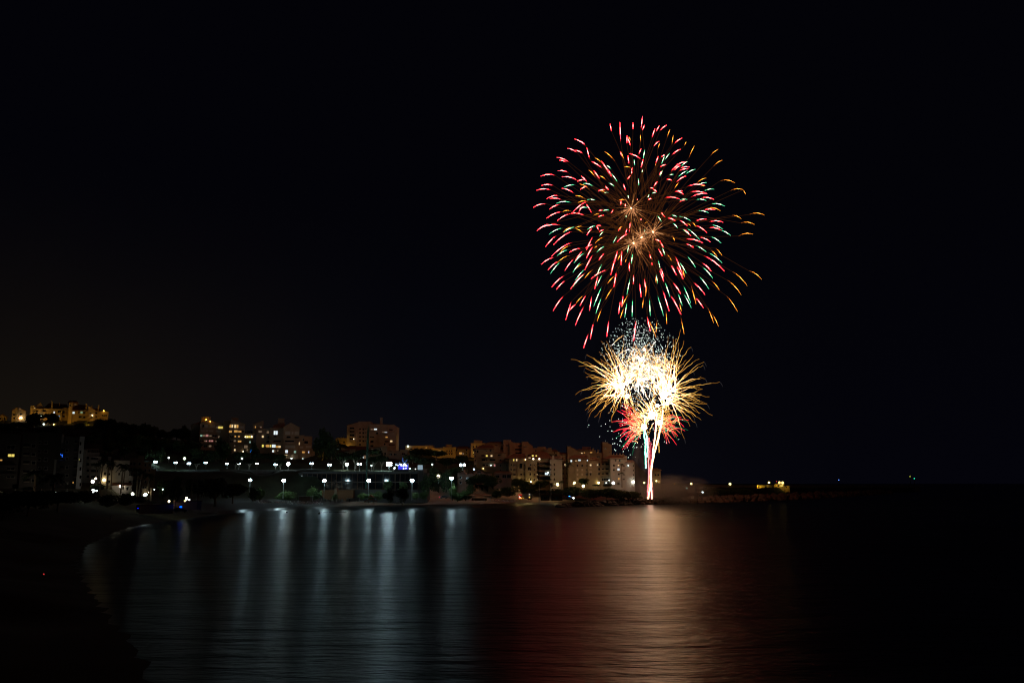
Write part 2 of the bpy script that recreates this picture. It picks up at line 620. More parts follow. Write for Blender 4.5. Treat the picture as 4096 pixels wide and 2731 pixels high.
def added_hood_lamp(label, px, py, ybase, Y, I, col, group):
    """street or added fill lamp with an added shade, closed towards the bay and open towards the houses behind it"""
    o = P(px, ybase, Y)
    root = thing('street_lamp', label, 'street lamp', o, math.atan2(-o.x, Y), group=group)
    h = P(px, py, Y).z - o.z
    q = MB(); q.tube([(0, 0, -0.5), (0, 0, h - .5)], [0.10, 0.07], 6); q.build('pole', POLE, root)
    q = MB()
    q.box(-.7, .7, -.55, -.5, h - .65, h + .6)
    q.box(-.7, -.65, -.5, .1, h - .65, h + .6)
    q.box(.65, .7, -.5, .1, h - .65, h + .6)
    q.box(-.7, .7, -.5, .3, h + .6, h + .65)
    q.box(-.65, .65, -.5, -.05, h - .65, h - .6)
    q.build('added_shade', DARKM, root)  # shade added to keep the globe out of sight from the bay
    g = MB(); g.ball((0, 0, h), .3, nu=8, nv=5)
    g.build('lamp_globe', lampmat(I, .3, col), root, smooth=True)
    return root


def flood_lamp(label, px, py, ybase, Y, I, col, r, group):
    """tall beach light: pole with a ring of floodlight heads"""
    o = P(px, ybase, Y)
    root = thing('floodlight_pole', label, 'floodlight', o, group=group)
    h = P(px, py, Y).z - o.z
    q = MB()
    q.tube([(0, 0, -0.5), (0, 0, h)], [0.17, 0.10], 8)
    q.tube([(0, 0, 0), (0, 0, 0.5)], 0.3, 8)
    q.build('pole', POLE, root)
    q = MB()
    q.tube([(r * math.cos(a), r * math.sin(a), h - 0.25) for a in [math.pi * 2 * i / 12 for i in range(13)]], 0.05, 5)
    q.box(-r, r, -0.04, 0.04, h - 0.3, h - 0.22)
    q.box(-0.04, 0.04, -r, r, h - 0.3, h - 0.22)
    q.build('head_ring', DARKM, root)
    for i in range(4):
        a = math.pi / 2 * i - math.pi / 2
        c = Vector((r * 0.36 * math.cos(a), r * 0.36 * math.sin(a), h + 0.05))
        g = MB(); g.ball(c, r * 0.62, nu=8, nv=5)
        hd = g.build('floodlight_head', lampmat(I / 4 * 1.3, r * 0.62, col), root, smooth=True)
        k = MB(); k.tube([c + Vector((0, 0, r * 0.62)), c + Vector((0, 0, r * 0.62 + 0.15))], [r * 0.4, 0.1], 6)
        k.build('hood', DARKM, hd)
    return root


def flood_bank(label, px, py, ybase, Y, I, col):
    o = P(px, ybase, Y)
    root = thing('floodlight_bank', label, 'floodlight', o)
    h = P(px, py, Y).z - o.z
    q = MB(); q.tube([(0, 0, -.5), (0, 0, h + .9)], [.16, .12], 8); q.build('mast', POLE, root)
    q = MB()
    for z in (h - .55, h + .55):
        q.box(-1.5, 1.5, .05, .13, z - .05, z + .05)
    q.build('crossbar', DARKM, root)
    for x in (-1.1, 0, 1.1):
        for z in (h - .55, h + .55):
            k = .46
            b = MB(); b.box(x - k, x + k, -.12, .05, z - k, z + k)
            hd = b.build('housing', DARKM, root)
            g = MB(); g.ball((x, -.14, z), k * .96, nu=10, nv=6)
            g.build('lens', lampmat(I / 6, k * .96, col), hd, smooth=True)
    return root


# ---------------------------------------------------------------- plants
def crown_mesh(name, seed, lobes, n, leaf, mats):
    """leaf clusters spread through the volume of several lobes; unit size: width 1, height 1, base at 0"""
    r = random.Random(seed)
    b = MB()
    tot = sum(l[3] * l[4] * l[5] for l in lobes)
    for (cx, cy, cz, ax, ay, az) in lobes:
        k = int(n * ax * ay * az / tot) + 1
        for i in range(k):
            while True:
                d = Vector((r.uniform(-1, 1), r.uniform(-1, 1), r.uniform(-1, 1)))
                if 0.15 < d.length < 1 and r.random() < d.length ** 1.5:
                    break
            c = Vector((cx + d.x * ax, cy + d.y * ay, cz + d.z * az))
            e = Euler((r.uniform(0, 6.3), r.uniform(0, 6.3), r.uniform(0, 6.3))).to_matrix()
            s = leaf * r.uniform(0.5, 1.3)
            mi = 0 if r.random() < 0.7 else 1
            b.quad([c + e @ Vector((-s, -s * 0.4, 0)), c + e @ Vector((s * 0.2, -s * 0.55, s * 0.15)), c + e @ Vector((s, 0, 0)), c + e @ Vector((0, s * 0.55, -s * 0.15))], mi)
            b.quad([c + e @ Vector((-s * 0.5, 0, -s * 0.7)), c + e @ Vector((s * 0.5, 0, -s * 0.5)), c + e @ Vector((s * 0.6, s * 0.2, s * 0.6)), c + e @ Vector((-s * 0.3, -s * 0.1, s * 0.7))], mi)
    return b.mesh(name, mats)


def rlobes(seed, n, zlo, zhi, rad):
    r = random.Random(seed)
    L_ = []
    for i in range(n):
        a = r.uniform(0, 6.28)
        d = r.uniform(0.05, 0.30)
        z = r.uniform(zlo, zhi)
        k = rad * r.uniform(0.7, 1.2) * (1.15 - 0.5 * abs(z - 0.5))
        L_.append((d * math.cos(a), d * math.sin(a), z, k, k, k * 0.85))
    return L_


CROWN = {
    'round': crown_mesh('round_crown', 1, rlobes(1, 8, 0.3, 0.8, 0.26), 900, 0.055, [LEAF, LEAFD]),
    'wide': crown_mesh('wide_crown', 2, rlobes(2, 10, 0.35, 0.75, 0.25), 1000, 0.05, [LEAFD, LEAF]),
    'tall': crown_mesh('tall_crown', 3, rlobes(3, 9, 0.15, 0.85, 0.22), 900, 0.05, [LEAFD, LEAF]),
    'umbrella': crown_mesh('umbrella_crown', 4, [(0, 0, .72, .46, .46, .2), (.2, .1, .8, .26, .26, .16), (-.22, -.1, .78, .26, .26, .17), (0, -.25, .75, .22, .22, .15)], 900, 0.05, [LEAFD, LEAF]),
    'bush': crown_mesh('bush_crown', 5, rlobes(5, 9, 0.25, 0.7, 0.28), 1100, 0.05, [LEAF, LEAFY]),
    'light': crown_mesh('lit_crown', 8, rlobes(8, 10, 0.25, 0.72, 0.28), 1300, 0.045, [LEAFLIT, LEAFY]),
    'hedge': crown_mesh('hedge_crown', 6, [(-.3, 0, .4, .22, .2, .4), (-.1, 0, .5, .22, .2, .45), (.12, 0, .45, .22, .2, .42), (.32, 0, .42, .2, .2, .4)], 900, 0.045, [LEAFD, LEAF]),
}


def trunk_mesh(name, seed, spread, nb, m):
    """unit trunk with limbs: foot at 0, limbs end at z = 0.7"""
    r = random.Random(seed)
    b = MB()
    b.tube([(0, 0, -0.05), (0.01, 0, 0.18), (0.0, 0.01, 0.32)], [0.045, 0.034, 0.028], 6)
    for i in range(nb):
        a = 6.28 * i / nb + r.uniform(-.4, .4)
        d = spread * r.uniform(0.6, 1.1)
        z = r.uniform(0.6, 0.78)
        b.tube([(0, 0, r.uniform(0.15, 0.3)), (d * .45 * math.cos(a), d * .45 * math.sin(a), z * 0.72), (d * math.cos(a), d * math.sin(a), z)], [0.024, 0.017, 0.007], 5)
    return b.mesh(name, m)


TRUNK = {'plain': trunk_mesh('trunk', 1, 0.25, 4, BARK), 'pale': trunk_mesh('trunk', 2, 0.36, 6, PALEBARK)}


def tree(kind, px, ybase, ytop, wpx, Y, label, group=None, trunk='plain', name='tree', cat='tree', ground=True, rz=None):
    o = P(px, ybase, Y)
    h = P(px, ytop, Y).z - o.z
    w = wpx * mpp(Y)
    root = thing(name, label, cat, o, ground=ground, group=group, rz=R.uniform(0, 6) if rz is None else rz)
    link('crown', CROWN[kind], root, scale=(w, w, h))
    link('trunk', TRUNK[trunk], root, scale=(w if trunk == 'pale' else min(w, h), w if trunk == 'pale' else min(w, h), h))
    return root


def palm_mesh(seed, n, droop, length, seg=6):
    r = random.Random(seed)
    b = MB()
    for i in range(n):
        a = 6.28 * i / n + r.uniform(-.25, .25)
        up = r.uniform(-0.3, 1.0)
        Ln = length * r.uniform(0.8, 1.1)
        pts = []
        for k in range(seg + 1):
            t = k / seg
            pts.append(Vector((Ln * t * math.cos(a) * math.cos(up * 0.9), Ln * t * math.sin(a) * math.cos(up * 0.9), Ln * (t * math.sin(up * 0.9) - droop * t * t))))
        side = Vector((-math.sin(a), math.cos(a), 0))
        for k in range(seg):
            w0, w1 = Ln * 0.17 * math.sin(math.pi * (0.12 + 0.8 * k / seg)), Ln * 0.17 * math.sin(math.pi * (0.12 + 0.8 * (k + 1) / seg))
            for sg in (-1, 1):
                p, q = pts[k], pts[k] * 0.45 + pts[k + 1] * 0.55
                d = side * sg
                b.quad([p, q, q + d * w1 - Vector((0, 0, w1 * 0.5)) + (pts[k + 1] - p) * 0.5, p + d * w0 * 0.9 - Vector((0, 0, w0 * 0.45)) + (pts[k + 1] - p) * 0.35], 0)
        b.tube(pts, [Ln * 0.012] * (seg + 1), 4)
    return b.mesh('palm_crown', LEAFD)


PALMC = [palm_mesh(1, 22, 0.55, 1.0), palm_mesh(2, 26, 0.7, 1.0), palm_mesh(3, 34, 0.6, 1.0)]


def palm(px, ybase, ycrown, rpx, Y, label, k=0, lean=0.0, group=None, tr=0.2):
    o = P(px, ybase, Y)
    h = P(px, ycrown, Y).z - o.z
    root = thing('palm_tree', label, 'palm tree', o, group=group, rz=0)
    b = MB()
    pts = [(lean * (i / 6) ** 2, 0, h * i / 6 - (0.5 if i == 0 else 0)) for i in range(7)]
    b.tube(pts, [tr * 1.4, tr * 1.1, tr, tr, tr * 0.95, tr * 0.95, tr * 1.2], 7)
    b.build('trunk', BARK, root)
    s = rpx * mpp(Y)
    link('crown', PALMC[k], root, (lean, 0, h), (0, 0, R.uniform(0, 6)), (s, s, s))
    return root
# ---------------------------------------------------------------- buildings, left to right
# amber villas on the hilltop
b = Bld('hillside_house', 'small amber-lit gabled house at the far left edge of the hilltop', 'house', 600, 12, 1683, OCHRE)
b.block(-8, 29, 1668, 1683, apex=(10, 1656)).win(-2, 5, 1671, 1677).win(14, 20, 1671, 1677).done()

b = Bld('villa', 'amber gable-ended villa beside the bright lamp on the hilltop', 'villa', 600, 75, 1683, OCHRE)
b.block(47, 72, 1643, 1683, apex=(69, 1628)).block(72, 103, 1643, 1683, dY=0.6, apex=(74, 1629))
b.win(50, 62, 1655, 1663).win(79, 88, 1653, 1660, dY=0.6).win(76, 83, 1632.5, 1635, 'dim', dY=0.6).win(52, 60, 1669, 1676)
b.lamp(85, 1670, 22, WARMC, 0.42, dY=0.6, out=1.2).lamp(78, 1672, 6, (1, .35, .2), 0.25, dY=0.6).done()

b = Bld('terraced_villas', 'long amber terrace of villas with dark tiled roofs in the middle of the hilltop', 'terraced house', 602, 200, 1681, OCHRE)
b.block(120, 134, 1629, 1681, dY=-1.5).block(134, 172, 1638, 1681).block(172, 205, 1637, 1681, dY=-0.5).block(205, 248, 1638, 1681, dY=-1).block(248, 276, 1632, 1681, dY=0.5)
b.block(128, 180, 1637, 1645, dY=4, depth=9, apex=(162, 1610))
b.hip(170, 236, 1637, 195, 235, 1610, dY=1).hip(230, 277, 1632, 236, 268, 1611, dY=2)
b.chim(206, 210, 1606, 1632, dY=0).chim(237, 240, 1610, 1618, dY=5)
b.win(136, 152, 1643, 1648).win(170, 182, 1640, 1649, dY=-0.5).win(155, 172, 1657, 1667, dY=0).win(214, 219, 1645, 1652, 'wht', dY=-1)
b.win(232, 243, 1641, 1649, dY=-1).win(250, 259, 1641, 1650, dY=0.5).win(250, 259, 1660, 1666, dY=0.5).win(235, 239, 1661, 1665, 'blu', dY=-1)
b.win(138, 141, 1631, 1634, 'warm', dY=4).win(184, 196, 1655, 1664, dY=-0.5).win(215, 226, 1658, 1666, dY=-1)
b.lamp(165, 1665, 5, COOL, 0.3, out=0.8).done()

b = Bld('villa', 'amber villa with square stair tower and wide dark hipped roof on the hilltop', 'villa', 600, 312, 1682, OCHRE)
b.block(274, 289, 1609, 1682, dY=-1).block(289, 352, 1642, 1682)
b.block(287, 312, 1612, 1640, dY=6, depth=6).hip(272, 312, 1609, 280, 305, 1601, dY=-1, depth=10)
b.hip(279, 351, 1642, 308, 348, 1616, dY=0, depth=14).chim(344, 348, 1613, 1630, dY=2)
b.win(290, 298, 1647, 1655, 'wht').win(313, 321, 1645, 1652).win(322, 330, 1645, 1652, 'grn').win(331, 341, 1645, 1652)
b.win(315, 326, 1664, 1671).win(330, 341, 1664, 1671).win(299, 302, 1614, 1618, 'dim', dY=6).win(279, 284, 1620, 1627, dY=-1).done()

b = Bld('villa', 'amber villa with sharp half gable and two chimneys, rightmost on the hilltop', 'villa', 601, 394, 1680, OCHRE)
b.block(352, 380, 1644, 1682, yt2=1641, apex=(354, 1626)).block(380, 433, 1647, 1680, dY=1)
b.hip(372, 405, 1645, 378, 400, 1630, dY=3).chim(366, 370, 1622, 1640, dY=4).chim(392, 396, 1620, 1640, dY=4)
b.win(378, 389, 1648, 1655, dY=1).win(407, 413, 1658, 1663, dY=1).win(414, 420, 1658, 1663, dY=1).win(421, 428, 1658, 1663, dY=1).win(384, 388, 1664, 1669, dY=1)
b.win(358, 366, 1650, 1657).win(362, 370, 1666, 1673).lamp(415, 1642, 5, SOD, 0.35, dY=1, out=0.8).lamp(369, 1662, 2.5, WARMC, 0.2).done()

b = Bld('garden_wall', 'amber-lit stepped retaining wall and garage below the hilltop villas', 'wall', 588, 250, 1712, OCHRE)
b.block(183, 210, 1696, 1710, depth=6).block(211, 262, 1699, 1710, dY=1, depth=3).block(262, 289, 1706, 1714, dY=-1, depth=4).block(264, 284, 1714, 1726, dY=-3, depth=4).block(322, 348, 1700, 1708, dY=0, depth=3)
b.win(190, 204, 1700, 1706).done()

# dark blocks by the near left shore
b = Bld('apartment_block', 'unlit apartment block at the left edge with one yellow window', 'apartment block', 262, 60, 1952, GREY)
b.block(-120, 74, 1742, 1952, depth=18).block(84, 150, 1735, 1952, dY=1, depth=16)
b.win(31.5, 43, 1816, 1832, 'yel').win(44.5, 56, 1816, 1832, 'yel').win(-6, 9, 1839.5, 1843, 'amb')
for y in (1780, 1862, 1894):
    b.win(28, 58, y, y + 16).win(-40, -12, y, y + 16)
for y in (1775, 1810, 1843, 1880, 1915):
    b.win(92, 118, y, y + 13, 'loggia', dY=1).win(126, 142, y, y + 13, dY=1)
b.balc(-10, 66, 1835, 8).balc(-10, 66, 1868, 8).balc(-10, 66, 1901, 8)
b.done()

b = Bld('apartment_block', 'dark gabled apartment block in front of the amber terraces', 'apartment block', 285, 190, 1952, DARKR)
b.block(140, 218, 1733, 1952, dY=0, depth=16).block(150, 246, 1722, 1800, dY=6, depth=12, apex=(236, 1706))
for y in (1765, 1799, 1833, 1867, 1900):
    b.win(152, 163, y, y + 11).win(176, 190, y, y + 11)
b.done()

b = Bld('apartment_tower', 'dark apartment tower with bluish-white corner pillar and a blue light string', 'apartment block', 300, 272, 1953, GREY)
b.block(226, 311, 1752, 1953, dY=0.6, depth=13).block(258, 292, 1752, 1953, dY=0.1, depth=12)
b.pillar(217, 225, 1760, 1953, -0.8, 10, WHITE).pillar(243.5, 255, 1737, 1760, 0.0, 4, WHITE).pillar(311, 331, 1744, 1953, -1.4, 12, PALE)
for i, y in enumerate((1763, 1797, 1830, 1864, 1897, 1927)):
    b.win(239, 253, y, y + 12, 'loggia', dY=0.6)
    b.win(294, 309, y - 1, y + 11, 'loggia', dY=0.6)
    b.balc(240, 256, y + 21, 9, dY=0.5, out=0.9)
    b.win(318, 325, y + 4, y + 16, 'dark', dY=-1.4)
    b.win(262, 272, y, y + 10, dY=0.1)
b.win(317, 321, 1833, 1839, 'yel', dY=-1.4).win(291, 295, 1926, 1932, 'amb', dY=0.6)
q = MB()
q.tube([b.at(x, y, -0.5) for x, y in ((239.5, 1821), (242, 1815), (245, 1821), (248, 1821), (249.5, 1817), (249, 1828))], 0.10, 5)
q.build('light_string', glow('blue_garland', (0.02, 0.16, 1.0), 1.3, False), b.root)
b.done()

b = Bld('apartment_block', 'stepped white apartments with roof railings behind the left palms', 'apartment block', 315, 365, 1925, WHITE)
b.block(331, 343, 1806, 1925, dY=-1).block(343, 394, 1815, 1925).block(362, 402, 1830, 1925, dY=-2, depth=10)
b.win(337, 362, 1800, 1808, 'dark', dY=-0.9)
for y in (1826, 1851, 1876, 1900):
    b.win(364, 392, y + 2, y + 13, 'loggia', dY=-2).balc(362, 394, y + 19, 6, dY=-2, out=1.2)
    b.win(346, 356, y, y + 10)
q = MB()
a, c = b.at(334, 1806, -1), b.at(394, 1813, 0)
for i in range(9):
    x = a.x + (c.x - a.x) * i / 8
    q.box(x - 0.04, x + 0.04, -1.05, -0.95, a.z - 0.7, a.z + 0.9)
q.box(a.x, c.x, -1.06, -0.94, a.z + 0.9, a.z + 1.0)
q.build('railing', RAIL, b.root)
b.done()

b = Bld('villa', 'white villa with an arched window and tiled porch behind tall palms', 'villa', 320, 470, 1962, WHITE)
b.block(402, 427, 1860, 1945, dY=-0.5).block(427, 452, 1885, 1950, dY=0.5).block(452, 515, 1846, 1962).block(430, 442, 1832, 1886, dY=5, depth=6).block(482, 494, 1834, 1850, dY=5, depth=5)
b.block(515, 530, 1908, 1962, dY=-0.3).block(440, 528, 1936, 1962, dY=-0.4, depth=0.8)
b.win(416.5, 423.5, 1888, 1900, dY=-0.5).win(434, 441, 1891, 1900, dY=0.5).win(473, 479, 1890, 1900).win(428, 440, 1920, 1930, dY=0.5).win(514, 526, 1922, 1931, dY=-0.3).win(516, 522, 1886, 1914)
b.win(505, 513, 1948, 1960, dY=-0.4)
a, c = b.at(449, 1932, -0.4), b.at(527, 1941, -0.4)
b.new('roof').hexa([(a.x, -2.6, c.z), (c.x, -2.6, c.z), (c.x, -0.42, a.z), (a.x, -0.42, a.z), (a.x, -2.6, c.z + 0.2), (c.x, -2.6, c.z + 0.2), (c.x, -0.42, a.z + 0.2), (a.x, -0.42, a.z + 0.2)])
b.lamp(417, 1919, 10, (1.0, .72, .32), 0.50, dY=-0.5, out=0.7).lamp(481.5, 1944, 9, (1, .88, .66), 0.40, dY=-2.2, out=0.9).lamp(494, 1945, 1.0, (1, .85, .6), 0.15, dY=-0.4).done()

b = Bld('apartment_block', 'dim brownish stepped flats right of the white villa', 'apartment block', 330, 560, 1965, BROWN)
b.block(515, 548, 1838, 1965, dY=1).block(548, 571, 1828, 1965).block(570, 603, 1852, 1965, dY=-1).block(602, 620, 1880, 1950, dY=0)
for y in (1850, 1872, 1895, 1918):
    b.win(520, 528, y, y + 10, dY=1).win(533, 542, y, y + 10, dY=1).win(554, 562, y, y + 10).win(578, 585, y + 4, y + 14, dY=-1).win(594, 599, y + 4, y + 14, dY=-1)
b.done()

b = Bld('pool_house', 'low white garden building with warm up-lit wall below the palms', 'garden building', 318, 575, 1968, WHITE)
b.block(567, 588, 1958, 1969, depth=4).block(589, 594, 1940, 1970, dY=-0.5, depth=1).block(601, 608, 1956, 1970, dY=-0.5, depth=1).win(569, 585, 1945, 1956)
b.lamp(592, 1968, 3, (1, .75, .38), 0.3, dY=-0.5).lamp(617, 1957, 0.8, COOL, 0.14, dY=0).done()

# brick-brown apartments on the middle hill
b = Bld('apartment_block', 'terracotta apartment block with penthouse and red-pink windows, left of three on the hill', 'apartment block', 540, 840, 1800, BROWN)
b.block(762, 800, 1700, 1800, dY=6, yt2=1686).block(797, 885, 1694, 1806, apex=(832, 1681)).block(806, 842, 1668, 1690, dY=8, depth=6).block(880, 892, 1704, 1806, dY=1)
for x0, x1 in ((799, 808), (818, 831), (840, 860)):
    b.win(x0, x1, 1699, 1709, 'shut')
b.win(873, 881, 1704, 1713, 'yel').win(882, 890.5, 1704, 1713, 'yel').win(866, 871, 1706, 1711, 'dim').win(809, 816, 1699, 1709)
for x0, x1 in ((802, 818), (822, 833), (837, 853), (863, 884)):
    b.win(x0, x1, 1720, 1730, 'shut')
b.win(801, 809, 1739, 1747, 'grn').win(811, 819, 1738, 1747, 'dim').win(822, 833, 1737.5, 1750, 'pnk').win(837, 846, 1740, 1747, 'dim').win(873, 879, 1743, 1750, 'dim').win(850, 866, 1739, 1748)
b.win(817, 822, 1761, 1768, 'dim').win(823, 828, 1761, 1768, 'pnk').win(835, 842, 1760, 1770, 'pnk').win(844, 852, 1760, 1770, 'pnk').win(862, 868, 1761, 1768, 'dim').win(800, 812, 1761, 1769)
b.win(835, 845, 1780, 1787, 'dim').win(815, 828, 1780, 1788).win(845, 849, 1803, 1807, 'grn').win(856, 870, 1780, 1788)
b.balc(797, 870, 1733, 5.5).balc(797, 870, 1752, 5.5).balc(797, 870, 1772, 5.5)
b.lamp(825, 1677.5, 5, SOD, 0.35, dY=8, out=1).lamp(841, 1685, 3, SOD, 0.3, dY=0, out=0.8).done()

b = Bld('apartment_block', 'terracotta apartment block with amber windows and a blue screen, middle of three on the hill', 'apartment block', 541, 945, 1815, BROWN)
b.block(892, 918, 1685, 1800, dY=5).block(917, 978, 1696, 1820, apex=(926, 1677)).block(925, 953, 1672, 1686, dY=7, depth=6).block(978, 1013, 1735, 1815, dY=1.5)
b.win(918, 924, 1698, 1710, 'amb').win(926, 932, 1698, 1710, 'warm').win(937, 944, 1698, 1711, 'warm').win(946, 953, 1698, 1711, 'amb').win(957, 975, 1703, 1713, 'shut')
b.win(916, 927, 1722, 1730, 'amb').win(936, 950, 1720, 1732, 'amb').win(953, 965, 1722, 1731, 'amb')
b.win(938, 944, 1742, 1749, 'amb').win(952, 959, 1742, 1749, 'amb').win(978.5, 994, 1741, 1750, 'yel', dY=1.5).win(995, 1011, 1741, 1750, 'yel', dY=1.5)
b.win(935, 943, 1760, 1766, 'dim').win(951, 965, 1761, 1770, 'amb').win(997, 1003, 1763, 1770, 'grn', dY=1.5)
b.win(936, 942, 1795.5, 1803, 'warm').win(937, 941, 1780, 1784, 'dim').win(976, 990, 1780, 1791, 'dim', dY=1.5).win(1000.5, 1010.5, 1794.5, 1807, 'blu', dY=1.5).win(987, 992, 1795, 1801, 'dim', dY=1.5)
b.win(920, 932, 1742, 1749).win(920, 931, 1761, 1769).win(968, 976, 1722, 1731).win(980, 1010, 1722, 1732, 'dark', dY=1.5)
b.balc(930, 980, 1734, 5).balc(930, 980, 1753, 5).balc(978, 1013, 1753.5, 3.5, dY=1.5).balc(930, 980, 1773, 5)
b.lamp(981.5, 1746.5, 1.6, NEUT, 0.3, dY=1.5).lamp(990, 1746.5, 1.0, YELC, 0.24, dY=1.5).lamp(1007, 1744.5, 2.0, NEUT, 0.34, dY=1.5).lamp(973, 1806, 3, (1, .92, .6), 0.42, out=0.8).done()

b = Bld('apartment_block', 'wide terracotta apartment block with stepped wings and white shutters, right of three on the hill', 'apartment block', 540, 1130, 1835, BROWN)
b.block(1014, 1052, 1698, 1715, dY=6, yt2=1683, depth=9).block(1026, 1078, 1718, 1812, dY=3).block(1078, 1132, 1714, 1812, dY=1.5)
b.block(1131, 1196, 1708, 1842, apex=(1163, 1690)).block(1112, 1137, 1675, 1700, dY=8, depth=6).block(1092, 1140, 1700, 1716, dY=7, yt2=1688, depth=6)
b.block(1196, 1216, 1742, 1842, dY=0.5).block(1216, 1248, 1746, 1842, dY=1.2).block(1248, 1260, 1795, 1842, dY=0.8)
b.win(1020.5, 1024, 1704.5, 1712, 'amb', dY=6).win(1041, 1047, 1706, 1711, 'dim', dY=6)
b.win(1035, 1047, 1723, 1730, 'dim', dY=3).win(1067, 1076, 1724, 1733, 'dim', dY=3).win(1095, 1102, 1723, 1738, 'wht', dY=1.5).win(1104, 1110, 1723, 1738, 'wht', dY=1.5)
b.win(1141, 1161, 1724, 1738, 'shut').win(1166, 1174, 1725, 1736, 'shut').win(1178, 1195, 1724, 1738, 'shut')
b.win(1048, 1055, 1742, 1750, 'warm', dY=3).win(1066, 1077, 1743, 1752, 'dark', dY=3).win(1094, 1106, 1742, 1751, 'loggia', dY=1.5).win(1146, 1162, 1744, 1754, 'loggia').win(1178, 1195, 1746, 1756, 'loggia')
b.win(1066, 1077, 1761, 1770, dY=3).win(1094, 1122, 1761, 1769, 'loggia', dY=1.5).win(1140, 1176, 1761, 1769, 'loggia').win(1195.8, 1198.5, 1767, 1778, 'warm', dY=0.5).win(1212, 1216, 1752, 1762, dY=0.5)
b.win(1048, 1055, 1778, 1788, 'yel', dY=3).win(1060, 1062, 1781, 1784, 'amb', dY=3).win(1064.5, 1077, 1778, 1788, 'amb', dY=3).win(1079, 1085, 1778.5, 1788, 'yel', dY=1.5)
b.win(1088, 1095, 1778, 1789, 'wht', dY=1.5).win(1096.5, 1102, 1778, 1789, 'wht', dY=1.5).win(1103.5, 1112, 1782, 1790, 'amb', dY=1.5).win(1113.5, 1122, 1782, 1790, 'warm', dY=1.5)
b.win(1140, 1181, 1780, 1791, 'shut').win(1200, 1213, 1783, 1792, 'shut', dY=0.5).win(1218, 1232, 1762, 1776, 'loggia', dY=1.2)
b.win(1089, 1095, 1799, 1808, 'wht', dY=1.5).win(1096, 1101, 1799, 1808, 'dim', dY=1.5).win(1109, 1113, 1798, 1805, 'dim', dY=1.5)
b.win(1141, 1151, 1799.5, 1812, 'wht').win(1175.5, 1184, 1802, 1812, 'grn').win(1209, 1219, 1804, 1812, 'amb', dY=-0.1).win(1234.3, 1237, 1803, 1811, 'wht', dY=1.1)
b.win(1138.5, 1149, 1818.5, 1828, 'warm').win(1167, 1170, 1818, 1826, 'dim').win(1224, 1246, 1780, 1790, 'shut', dY=1.2)
b.balc(1078, 1131, 1754, 5, dY=1.5).balc(1078, 1131, 1772.5, 5, dY=1.5).balc(1131, 1196, 1757, 5).balc(1131, 1196, 1773, 5).balc(1131, 1248, 1815, 4)
b.lamp(1166, 1833, 4, COOL, 0.45, out=1.5).lamp(1212, 1833, 0.8, COOL, 0.2).done()

# the big block in the centre and its neighbours
b = Bld('apartment_block', 'large pale brown apartment building with one rooftop chimney standing alone', 'apartment block', 640, 1490, 1795, GREIGE)
b.block(1387, 1430, 1702, 1795, yt2=1688.5).block(1430, 1478, 1688, 1795, dY=1.2).block(1478, 1552, 1695, 1795, dY=-0.5, yt2=1698).block(1552, 1574, 1701, 1795, dY=0.8).block(1574, 1586, 1709, 1795, dY=1.6)
b.block(1446, 1480, 1778, 1800, dY=-2).block(1516, 1586, 1742, 1795, dY=-1.5, depth=10)
b.chim(1516.5, 1525.5, 1670, 1694, dY=4)
for i, y in enumerate((1709, 1722, 1736.5, 1751)):
    b.win(1399, 1417, y, y + 8.5, 'loggia' if i in (0, 1, 3) else 'dark')
    b.balc(1396, 1422, y + 12.5, 5, out=1.8)
for y in (1712, 1727, 1743, 1759, 1774):
    b.win(1436, 1442, y, y + 6, dY=1.2).win(1449, 1456, y, y + 8, dY=1.2).win(1461, 1464, y, y + 6, dY=1.2)
b.win(1483, 1496, 1715, 1720.5, 'dim', dY=-0.5).win(1497, 1508, 1713.8, 1719.5, 'wht', dY=-0.5).win(1530, 1538, 1726, 1729, 'dim', dY=-0.5).win(1538.5, 1549, 1728, 1731.2, 'wht', dY=-0.5)
b.win(1543.5, 1551.5, 1745.5, 1750.5, 'amb', dY=-1.5).win(1562, 1570.5, 1761, 1767.5, 'warm', dY=-1.5).win(1584, 1586, 1741, 1752, 'yel', dY=1.6)
b.win(1481, 1496, 1745, 1750, dY=-0.5).win(1482, 1494, 1762, 1772, 'loggia', dY=-0.5).win(1482, 1494, 1780, 1788, 'loggia', dY=-0.5).win(1503, 1513, 1729, 1736, dY=-0.5).win(1556, 1570, 1716, 1722, 'loggia', dY=0.8)
b.win(1540, 1556, 1763, 1770, 'loggia', dY=-1.5).win(1537, 1543, 1773, 1780, dY=-1.5).win(1556, 1580, 1776, 1782, 'loggia', dY=-1.5)
b.balc(1480, 1512, 1722.5, 3, dY=-0.5).balc(1526, 1552, 1733, 3, dY=-0.5).balc(1556, 1584, 1727, 4, dY=0.8).balc(1480, 1500, 1774, 4, dY=-0.5)
b.lamp(1415.5, 1755, 1.2, WARMC, 0.3, out=1).done()

b = Bld('house', 'low bright amber house with two chimneys beside the large central block', 'house', 650, 1366, 1792, OCHRE)
b.block(1343, 1391, 1754, 1796).chim(1345, 1349, 1750, 1758).chim(1358, 1362, 1748, 1758).chim(1370, 1372, 1742, 1758).win(1352, 1356, 1764, 1771).win(1374, 1378, 1764, 1771).done()

b = Bld('villa', 'pale villa with dark tiled gable and a bright white terrace door above the promenade trees', 'villa', 560, 1440, 1836, CREAM)
b.block(1360, 1400, 1788, 1836, dY=3, yt2=1798).block(1398, 1419, 1798, 1836).block(1418, 1480, 1806, 1836, dY=2).block(1430, 1447, 1803, 1822, dY=0.4)
b.hip(1362, 1478, 1803, 1390, 1455, 1783, dY=2, depth=14)
b.win(1444, 1452, 1804, 1818, dY=1.9).win(1445, 1452, 1821, 1832, 'wht', dY=1.9).win(1454, 1461, 1821, 1834, 'dim', dY=1.9).win(1422, 1430, 1809, 1820, dY=1.9)
b.done()

